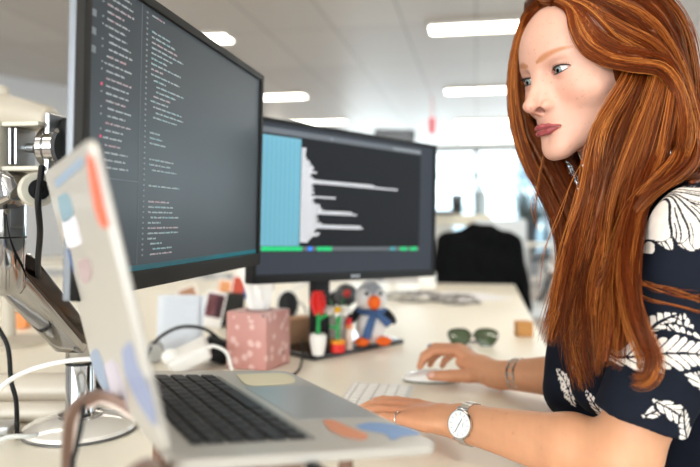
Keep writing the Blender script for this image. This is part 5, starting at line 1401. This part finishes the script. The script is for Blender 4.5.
mb = MB(); mb.box(p + [-.005, .03, .028], (.060, .045, .050), rotm(0, .35, .3), .006); part('block', mb, BLK, bb)
mb = MB(); mb.tube(catmull([p + [.0, .03, .050], p + [-.035, .03, .075], p + [-.085, .03, .080], p + [-.130, .03, .060], p + [-.155, .02, .030], p + [-.16, .0, .006]], 30), .0038, 8); part('cable', mb, BLK, bb)
p = D(300, 373); mb = MB(); mb.tube(catmull([D(262, 382) + [0, 0, .004], D(298, 373) + [0, 0, .004], D(303, 345) + [0, 0, .02], D(306, 320) + [0, 0, .03], D(296, 315) + [0, 0, .05], D(288, 312) + [0, 0, .04]], 36), .0024, 7)
single(mb, 'thin_cable', BLK, p, 'thin black cable running past the tissue box to the base plate', 'cable')
# cable into the side of the laptop
mb = MB(); q0 = LP(-.002, .098, -.009); mb.box(LP(-.010, .098, -.009), (.022, .0105, .0055), LR, .002); q1 = q0 - lu * .022
pl_ = thing('charging_cable', q1, 'black cable plugged into the near side of the laptop', 'cable'); part('plug', mb, BLK, pl_)
mb = MB(); mb.tube(catmull([LP(-.02, .098, -.009), LP(-.045, .105, -.020), LP(-.07, .12, -.07), LP(-.08, .14, -.118)], 20), .0020, 8); part('lead', mb, BLK, pl_)
# cables and tubes on the left
mb = MB(); P = [W(42, 166, .79), W(38, 200, .78), W(40, 232, .80), W(38, 268, .86), W(42, 300, .95), W(60, 330, 1.02), [-.40, 1.12, DESK + .02]]
mb.tube(catmull(P, 50), .0036, 10); single(mb, 'monitor_cable', BLK, W(40, 230, .80), 'black cable hanging down from the back of the large monitor beside the arm', 'cable')
mb = MB(); mb.tube(catmull([W(-20, 300, 1.0), W(-2, 328, 1.0), W(8, 348, 1.0), W(11, 380, 1.0), W(16, 400, .99), W(17, 425, .97), [W(17, 440, .99)[0], .99, DESK + .004]], 40), .0034, 10)
single(mb, 'power_cable', BLK, W(10, 360, 1.0), 'black power cable at the left edge in front of the beige tube', 'cable')
mb = MB(); mb.tube(catmull([W(-30, 420, .85), W(0, 388, .87), W(25, 372, .89), W(60, 362, .90), W(95, 359, .92), W(115, 363, .95), W(135, 380, 1.0), W(140, 405, 1.08)], 50), .0033, 10)
single(mb, 'white_cable', WP, W(40, 365, .89), 'thick white cable crossing in front of the chrome pole', 'cable')
mb = MB(); mb.tube(catmull([W(-20, 452, .95), W(5, 438, .95), W(30, 436, .96), W(52, 434, .99)], 24), .0036, 8)
single(mb, 'grey_cable', mat('cable_pale', '#c9cac6', .4), D(20, 444), 'pale grey cable lying on the desk left of the round white foot', 'cable')
mb = MB(); mb.tube(catmull([W(84, 405, .51), W(81, 425, .508), W(76, 450, .505), W(72, 480, .50), W(70, 540, .50) * [1, 1, 0] + [0, 0, DESK + .003]], 30), .0022, 8)
single(mb, 'laptop_cable', BLK, W(78, 440, .506), 'thin black cable hanging inside the bend of the rose-gold stand', 'cable')
BEI = mat('beige_tube', '#c9bfb0', .38)
for (ya, yb, zz, r_, lab) in ((1.24, 1.16, .768, .028, 'thick beige tube lying across the desk behind the chrome pole'), (1.14, 1.07, .756, .016, 'thinner grey-beige tube in front of the thick one')):
    A_ = np.array([-1.05, ya - .10, zz]); B_ = np.array([-.43, yb, zz]); mb = MB(); mb.tube([A_, B_], r_, 28); t_ = thing('beige_tube', (A_ + B_) / 2 - [0, 0, r_], lab, 'tube'); part('tube', mb, BEI, t_)
    mb = MB(); e_ = (B_ - A_) / np.linalg.norm(B_ - A_); mb.tube([B_ - e_ * .012, B_ + e_ * .001], r_ + .0012, 28); mb.tube([A_ - e_ * .001, A_ + e_ * .012], r_ + .0012, 28); part('end_cap', mb, mat('end_cap', '#8f9297', .35), t_)
mb = MB(); mb.box((-.74, .985, DESK + .008), (.48, .04, .014), rotm(0, 0, .12), .003); single(mb, 'metal_rail', CHROMEB, (-.74, .985, DESK), 'flat grey metal rail on the desk at the lower left', 'metal rail')
# desk lamp with a cream head, far left
l0 = np.array([-.86, 1.72, DESK]); dl = thing('desk_lamp', l0, 'cream desk lamp with a horizontal rounded head behind the large monitor', 'desk lamp')
CRM = mat('lamp_cream', '#bdb4a5', .45)
hA = W(-12, 108, 1.66); hB = W(51, 121, 1.60)
mb = MB(); mb.tube([hA + (hB - hA) * t for t in (0, .05, .5, .95, 1)], [.030, .042, .039, .034, .028], 28); part('head', mb, CRM, dl)
mb = MB(); mb.ball(hA + (hB - hA) * .22 + [0, 0, .042], (.020, .018, .020), 16); part('knob', mb, CRM, dl)
mb = MB(); mb.tube(catmull([l0 + [0, 0, .01], l0 + [-.02, 0, .25], hA + [-.06, .03, -.12], hA], 24), .016, 16); part('arm', mb, CRM, dl)
mb = MB(); mb.lathe([(0, 0), (.09, 0), (.09, .012), (.02, .022), (0, .022)], l0, 32); part('base', mb, CRM, dl)

# ---------------------------------------------------------------- what she wears on her wrists
def ring_pts(c, ax, r, n=40, a0=0., a1=2 * math.pi, sq=1.0, up=(0, 0, 1)):
    ax = np.array(ax, float) / np.linalg.norm(ax); u = np.array(up, float); u -= ax * (u @ ax); u /= np.linalg.norm(u); s = np.cross(ax, u)
    return [c + r * (math.cos(a) * u + sq * math.sin(a) * s) for a in np.linspace(a0, a1, n)]
WAX = (NWR - NEL) / np.linalg.norm(NWR - NEL)
wc = NWR - WAX * .012
watch = empty('wristwatch', wc, 0, 'silver wristwatch with round white dial on her near wrist', 'wristwatch')
side = np.cross(WAX, [0, 0, 1]); side /= np.linalg.norm(side)          # horizontal, across the wrist
if side[1] > 0: side = -side
upw = np.cross(side, WAX); upw = upw if upw[2] > 0 else -upw
nrmw = side * .93 + upw * .22 - WAX * .16; nrmw /= np.linalg.norm(nrmw)
dc = wc + nrmw * .0290
R_w = np.stack([np.cross(nrmw, WAX) * -1, WAX, nrmw], 1)
if np.linalg.det(R_w) < 0: R_w[:, 0] *= -1
STEEL = mat('watch_steel', '#d4d2cf', .16, 1.0)
mb = MB(); mb.lathe([(0, -.004), (.0175, -.004), (.0190, -.002), (.0192, .0015), (.0184, .0034), (.0174, .0036), (.0174, .0028), (0, .0028)], dc, 48, R=R_w); part('case', mb, STEEL, watch)
mb = MB(); mb.lathe([(0, .0024), (.0174, .0024), (.0174, .0031), (0, .0031)], dc, 48, R=R_w); part('dial', mb, mat('dial_white', '#f4f6f8', .25, coat=.6), watch)
mb = MB()
for k in range(12):
    a = k * math.pi / 6; p_ = dc + R_w @ np.array([.0132 * math.sin(a), .0132 * math.cos(a), .0033]); mb.box(p_, (.0005, .0034 if k % 3 else .0042, .0004), R_w @ rotm(0, 0, -a))
mb.box(dc + R_w @ np.array([0, -.006, .0033]), (.006, .0007, .0004), R_w)
part('hour_marks', mb, mat('mark_grey', '#9aa0a6', .3, .5), watch)
mb = MB()
for a, L, w_ in ((2.05, .0085, .0007), (-1.15, .0115, .0006)): mb.box(dc + R_w @ np.array([L / 2 * math.sin(a), L / 2 * math.cos(a), .0037]), (w_, L, .0004), R_w @ rotm(0, 0, -a))
mb.lathe([(0, .0034), (.0008, .0034), (.0008, .0042), (0, .0042)], dc, 10, R=R_w); part('hands', mb, mat('hand_steel', '#8d9298', .2, .9), watch)
mb = MB(); mb.lathe([(0, 0), (.0016, 0), (.0018, .0026), (0, .003)], dc + R_w @ np.array([.0182, 0, .000]), 12, R=R_w @ rotm(0, math.radians(90), 0)); part('crown', mb, STEEL, watch)
# band: flat ring round the wrist
LINK = mat('band_links', '#e3dfd8', .22, .85)
V = []; n = 72; hw = .0072
wu, ws_ = upw, side
for k in range(n):
    a = 2 * math.pi * k / n; d_ = math.cos(a) * wu + math.sin(a) * ws_
    for (r_, w_) in ((.0262, -hw), (.0262, hw), (.0282, hw), (.0282, -hw)):
        V.append(wc + d_ * (r_ + .0004 * (k % 3 == 0)) + WAX * w_)
mb = MB(); mb.add(V, [(k * 4 + j, k * 4 + (j + 1) % 4, ((k + 1) % n) * 4 + (j + 1) % 4, ((k + 1) % n) * 4 + j) for k in range(n) for j in range(4)]); part('band', mb, LINK, watch, smooth=False)
mb = MB()
for s in (-1, 1):
    e_ = dc + R_w @ np.array([0, 0, -.002]); tdir = R_w[:, 0]
    mb.box(dc + tdir * s * .0195 - nrmw * .002, (.0015, .0165, .002), R_w); mb.box(dc + tdir * s * .0185 + WAX * .0078 - nrmw * .002, (.006, .0015, .002), R_w); mb.box(dc + tdir * s * .0185 - WAX * .0078 - nrmw * .002, (.006, .0015, .002), R_w)
part('lugs', mb, STEEL, watch)
# silver open-link cuff on the far wrist
FAX = (FWR - FEL) / np.linalg.norm(FWR - FEL); bc = FWR - FAX * .058
br = empty('bracelet', bc, 0, 'silver open-link cuff bracelet on her far wrist', 'bracelet')
mb = MB()
for off in (-.007, .007): mb.tube(ring_pts(bc + FAX * off, FAX, .0282, 34, -2.0, .7, up=(0, -.35, .9)), .0023, 8)
part('cuff', mb, STEEL, br)
mb = MB()
for a in np.linspace(-2.0, .7, 7):
    q = ring_pts(bc, FAX, .0282, 2, a, a + .001, up=(0, -.35, .9))[0]; mb.tube([q - FAX * .007, q + FAX * .007], .0013, 8)
part('links', mb, STEEL, br)
fr_ = NEAR_F[3][0]; ra, rb = np.array(fr_[0]) * .15 + np.array(fr_[1]) * .85, np.array(fr_[1])
mb = MB(); mb.tube(ring_pts(rb * .8 + np.array(fr_[2]) * .2, np.array(fr_[2]) - rb, .0092, 26), .0010, 8, cap=False)
single(mb, 'finger_ring', STEEL, rb, 'thin silver ring on the little finger of her near hand', 'ring')

# ---------------------------------------------------------------- office chair she sits on
ch0 = np.array([.66, .97, 0.]); oc = thing('office_chair', ch0, 'light grey office chair the woman sits on', 'office chair')
CG = mat('chair_fabric', '#c8cac8', .9, bump=.3, bscale=500); CP = mat('chair_plastic', '#e9e9e7', .4)
mb = MB(); mb.box(ch0 + [-.02, 0, .43], (.48, .48, .075), None, .035); part('seat', mb, CG, oc)
mb = MB(); mb.box(ch0 + [.27, 0, .78], (.06, .44, .52), rotm(0, math.radians(8), 0), .028); part('backrest', mb, CG, oc)
mb = MB(); mb.tube(bez(ch0 + [.10, 0, .40], ch0 + [.34, 0, .40], ch0 + [.29, 0, .62], 10), .018, 12); part('back_support', mb, CP, oc)
mb = MB(); mb.tube([ch0 + [0, 0, .09], ch0 + [0, 0, .40]], .024, 16); part('gas_column', mb, CHROMEB, oc)
for k in range(5):
    a = k * 2 * math.pi / 5 + .3; e_ = ch0 + [.29 * math.cos(a), .29 * math.sin(a), .065]
    mb = MB(); mb.tube([ch0 + [0, 0, .095], e_], [.024, .016], 12); lg = part('leg', mb, CP, oc)
    mb = MB(); mb.lathe([(0, -.018), (.027, -.018), (.029, -.012), (.029, .012), (.027, .018), (0, .018)], e_ - [0, 0, .034], 20, R=rotm(math.radians(90), 0, a)); o = mb.build('castor', BLK, lg)
# ---------------------------------------------------------------- the room behind
c0 = np.array([.675, 3.60, 0.]); jc = thing('office_chair', c0, 'office chair at the far end of the desk, hidden under a black jacket', 'office chair')
mb = MB(); mb.box(c0 + [0, .16, .46], (.48, .46, .07), None, .03); part('seat', mb, BLK, jc)
mb = MB(); mb.box(c0 + [0, -.02, .76], (.40, .045, .44), None, .02); part('backrest', mb, BLK, jc)
mb = MB(); mb.tube([c0 + [0, .14, .08], c0 + [0, .14, .44]], .025, 14); mb.tube(bez(c0 + [0, .1, .43], c0 + [0, -.06, .43], c0 + [0, -.03, .6], 8), .018, 10); part('gas_column', mb, CHROMEB, jc)
for k in range(5):
    a = k * 2 * math.pi / 5; mb = MB(); mb.tube([c0 + [0, .14, .09], c0 + [.28 * math.cos(a), .14 + .28 * math.sin(a), .05]], [.024, .016], 10); mb.ball(c0 + [.28 * math.cos(a), .14 + .28 * math.sin(a), .028], .027, 12); part('leg', mb, BLK, jc)
def jacket(p):
    q = p - c0
    w_ = .175 + (.99 - q[:, 2]) * .13
    d = np.maximum(np.abs(q[:, 0]) - w_, np.abs(q[:, 1] + .02) - .045 - .05 * np.clip(.95 - q[:, 2], 0, .5))
    d = smax(d, q[:, 2] - (1.005 - .9 * np.clip(np.abs(q[:, 0]) - .10, 0, 1) ** 1.3), .05)
    d = smax(d, .42 + .03 * np.sin(q[:, 0] * 20) - q[:, 2], .02)
    d = smin(d, d_cone(q, (-.02, -.03, .985), (.05, -.03, .975), .045, .045), .04)
    for s in (-1, 1): d = smin(d, d_cone(q, (s * .17, -.03, .93), (s * .235, -.05, .60), .055, .045), .03)
    return d * .8 + .0022 * np.sin(q[:, 0] * 60 + 4 * np.sin(q[:, 2] * 9)) + .002 * np.sin(q[:, 2] * 35 + q[:, 0] * 18)
V, Fq = surface(jacket, c0 + [-.36, -.22, .34], c0 + [.36, .18, 1.08], .011)
me = np_mesh('jacket', V, Fq); o = link_mesh('jacket', me, mat('jacket_cloth', '#0b0c0e', .9, spec=.1)); tag(o, 'black jacket draped over the chair at the far end of the desk', 'jacket')
# white cabinet with a wide top
c0 = np.array([.86, 5.1, 0.]); cab = thing('cabinet', c0, 'white storage cabinet with an overhanging cream top behind the black jacket', 'cabinet')
mb = MB(); mb.box(c0 + [-.16, .2, .5], (.20, .45, .99), RROT, .004); part('body', mb, mat('cabinet_white', '#e8e6df', .5), cab, smooth=False)
mb = MB(); mb.box(c0 + [-.01, .2, 1.045], (.50, .62, .085), RROT, .004); part('top', mb, mat('cabinet_top', '#e9dfc9', .45), cab, smooth=False)
for z in (.30, .68): mb = MB(); mb.box(c0 + RROT @ np.array([-.16, -.028 + .0, 0]) + [0, .0, z], (.18, .012, .34), RROT, .003); dr = part('drawer', mb, mat('drawer_white', '#f0efe9', .5), cab, smooth=False); m2 = MB(); m2.box(c0 + RROT @ np.array([-.16, -.042, 0]) + [0, 0, z + .1], (.08, .014, .014), RROT, .003); o = m2.build('handle', CHROMEB, dr); 
b0 = W(482, 205, 5.15); b0[2] = 1.0875; bt = thing('bottle', b0, 'clear plastic bottle on the white cabinet', 'bottle')
mb = MB(); mb.lathe([(0, 0), (.036, 0), (.038, .01), (.038, .14), (.014, .185), (.013, .20), (0, .20)], b0, 20); part('body', mb, mat('bottle_plastic', '#b9c9d0', .15), bt)
mb = MB(); mb.lathe([(0, .20), (.016, .20), (.016, .225), (0, .225)], b0, 14); part('cap', mb, mat('bottle_cap', '#5d7f97', .4), bt)
b0 = W(457, 205, 5.15); b0[2] = 1.0875; bt = thing('desk_speaker', b0, 'dark upright speaker on the white cabinet left of the bottle', 'speaker')
mb = MB(); mb.box(b0 + [0, 0, .075], (.085, .08, .15), RROT, .01); part('body', mb, mat('speaker_grey', '#4a4a4e', .5), bt)
mb = MB(); mb.lathe([(0, 0), (.028, 0), (.028, .004), (0, .004)], b0 + [-.008, -.042, .06], 20, R=rotm(math.radians(90), 0, 0)); part('cone', mb, BLK, bt)
b0 = W(444, 216, 5.0); b0[2] = 1.0875; mb = MB(); mb.box(b0 + [0, 0, .014], (.12, .20, .028), RROT, .006); single(mb, 'black_case', BLK, b0, 'flat black case on the left end of the white cabinet', 'case')
# far monitor whose dark top shows over the rear monitor
c0 = np.array([.255, 3.86, 0.]); mt = thing('monitor', (.275, 4.30, .74), 'dark screen top peeking over the black monitor', 'monitor')
mb = MB(); mb.box((.275, 4.30, 1.44), (.26, .03, .36), RROT @ rotm(0, math.radians(3), 0), .005); part('shell', mb, mat('far_shell', '#4b4d52', .5), mt)
mb = MB(); mb.box(np.array([.275, 4.30, 1.44]) + RROT @ np.array([0, -.016, 0]), (.22, .004, .33), RROT @ rotm(0, math.radians(3), 0)); part('screen', mb, mat('screen_off', '#26282c', .2), mt)
mb = MB(); mb.box((.275, 4.33, 1.0), (.04, .02, .52), RROT, .004); mb.box((.275, 4.33, .748), (.2, .16, .014), RROT, .004); part('stand', mb, BLK, mt)
def far_desk(x, y, w_, d_, h, lab):
    root = thing('desk', (x, y, 0), lab, 'desk'); mb = MB(); mb.box((x, y, h - .0125), (w_, d_, .025), RROT, .002); part('desk_top', mb, WHITE, root, smooth=False)
    for sx in (-1, 1):
        for sy in (-1, 1):
            p = np.array([x, y, 0]) + RROT @ np.array([sx * (w_ / 2 - .08), sy * (d_ / 2 - .08), (h - .026) / 2]); mb = MB(); mb.box(p, (.05, .05, h - .026), RROT); part('leg', mb, mat('far_leg', '#b9babb', .4, .5), root, smooth=False)
far_desk(-.35, 4.45, 1.2, .60, .74, 'second white desk just beyond the long one, behind the black monitor')
far_desk(3.2, 8.3, 2.2, .9, .74, 'far white desk in the bright area right of the jacket')
far_desk(-2.6, 5.2, 2.2, .9, .74, 'white desk far left behind the chrome arm')
def far_chair(x, y, rz, col, lab, bc='#4b4f55'):
    root = thing('office_chair', (x, y, 0), lab, 'office chair'); R_ = rotm(0, 0, rz); o_ = np.array([x, y, 0]); mt_ = mat('far_chair', col, .7)
    def q(a, b, c): return o_ + R_ @ np.array([a, b, c])
    mb = MB(); mb.box(q(0, 0, .46), (.46, .46, .07), R_, .03); part('seat', mb, mt_, root)
    mb = MB(); mb.box(q(0, .22, .80), (.42, .05, .50), R_, .022); part('backrest', mb, mt_, root)
    for s in (-1, 1): mb = MB(); mb.tube(catmull([q(s * .2, .1, .46), q(s * .27, .08, .56), q(s * .27, .02, .67), q(s * .27, -.16, .67)], 12), .018, 8); part('armrest', mb, mat('far_arm', bc, .5), root)
    mb = MB(); mb.tube([q(0, 0, .08), q(0, 0, .43)], .025, 12); part('gas_column', mb, CHROMEB, root)
    for k in range(5): a = k * 2 * math.pi / 5; mb = MB(); mb.tube([q(0, 0, .09), q(.27 * math.cos(a), .27 * math.sin(a), .05)], [.022, .015], 8); mb.ball(q(.27 * math.cos(a), .27 * math.sin(a), .028), .027, 10); part('leg', mb, mat('far_base', '#8b8d90', .5), root)
far_chair(1.10, 4.45, math.radians(20), '#dfe1e2', 'white office chair right of the black jacket', '#2c2d30')
far_chair(2.35, 7.3, math.radians(170), '#d8cfcb', 'pale far office chair at the distant white desk')
far_chair(2.9, 10.2, math.radians(100), '#3d4650', 'dark far office chair near the windows')
# a printer cabinet and plant near the far glass
c0 = np.array([3.35, 12.6, 0.]); pc2 = thing('potted_plant', c0, 'dark leafy plant near the far windows beside her hair', 'plant')
mb = MB(); mb.lathe([(0, 0), (.16, 0), (.20, .4), (.18, .4), (0, .36)], c0, 20); part('pot', mb, mat('pot_grey', '#8f9498', .6), pc2)
mb = MB(); rr = np.random.default_rng(4)
for k in range(60):
    a = rr.uniform(0, 6.28); h_ = rr.uniform(.7, 1.5); r_ = rr.uniform(.1, .42); P = bez(c0 + [0, 0, .36], c0 + [r_ * .4 * math.cos(a), r_ * .4 * math.sin(a), .36 + h_ * .8], c0 + [r_ * math.cos(a), r_ * math.sin(a), .3 + h_], 7); mb.tube(P, [.006, .012, .03, .045, .045, .03, .004], 6, flat=.15)
part('leaves', mb, mat('leaf_dark', '#4d5f58', .6), pc2)
# ---------------------------------------------------------------- camera
cd = bpy.data.cameras.new('camera'); co = bpy.data.objects.new('camera', cd); COL.objects.link(co)
cd.sensor_width = 36; cd.lens = 36 * FOC / 700; cd.shift_y = -(233.5 - HY) / 700; cd.clip_start = .02; cd.clip_end = 200
co.location = (0, 0, CAM_Z); co.rotation_euler = (math.pi / 2, 0, 0); scene.camera = co
cd.dof.use_dof = True; cd.dof.focus_distance = .85; cd.dof.aperture_fstop = 3.0; cd.dof.aperture_blades = 0
vs = scene.view_settings; vs.view_transform = 'Standard'; vs.look = 'None'; vs.exposure = 0.42; vs.gamma = 1.0; vs.use_curve_mapping = False
scene.cycles.max_bounces = 7; scene.cycles.diffuse_bounces = 4; scene.cycles.glossy_bounces = 4; scene.cycles.transmission_bounces = 6; scene.cycles.transparent_max_bounces = 8
scene.cycles.sample_clamp_indirect = 8; scene.cycles.use_denoising = True; scene.cycles.caustics_reflective = False; scene.cycles.caustics_refractive = False
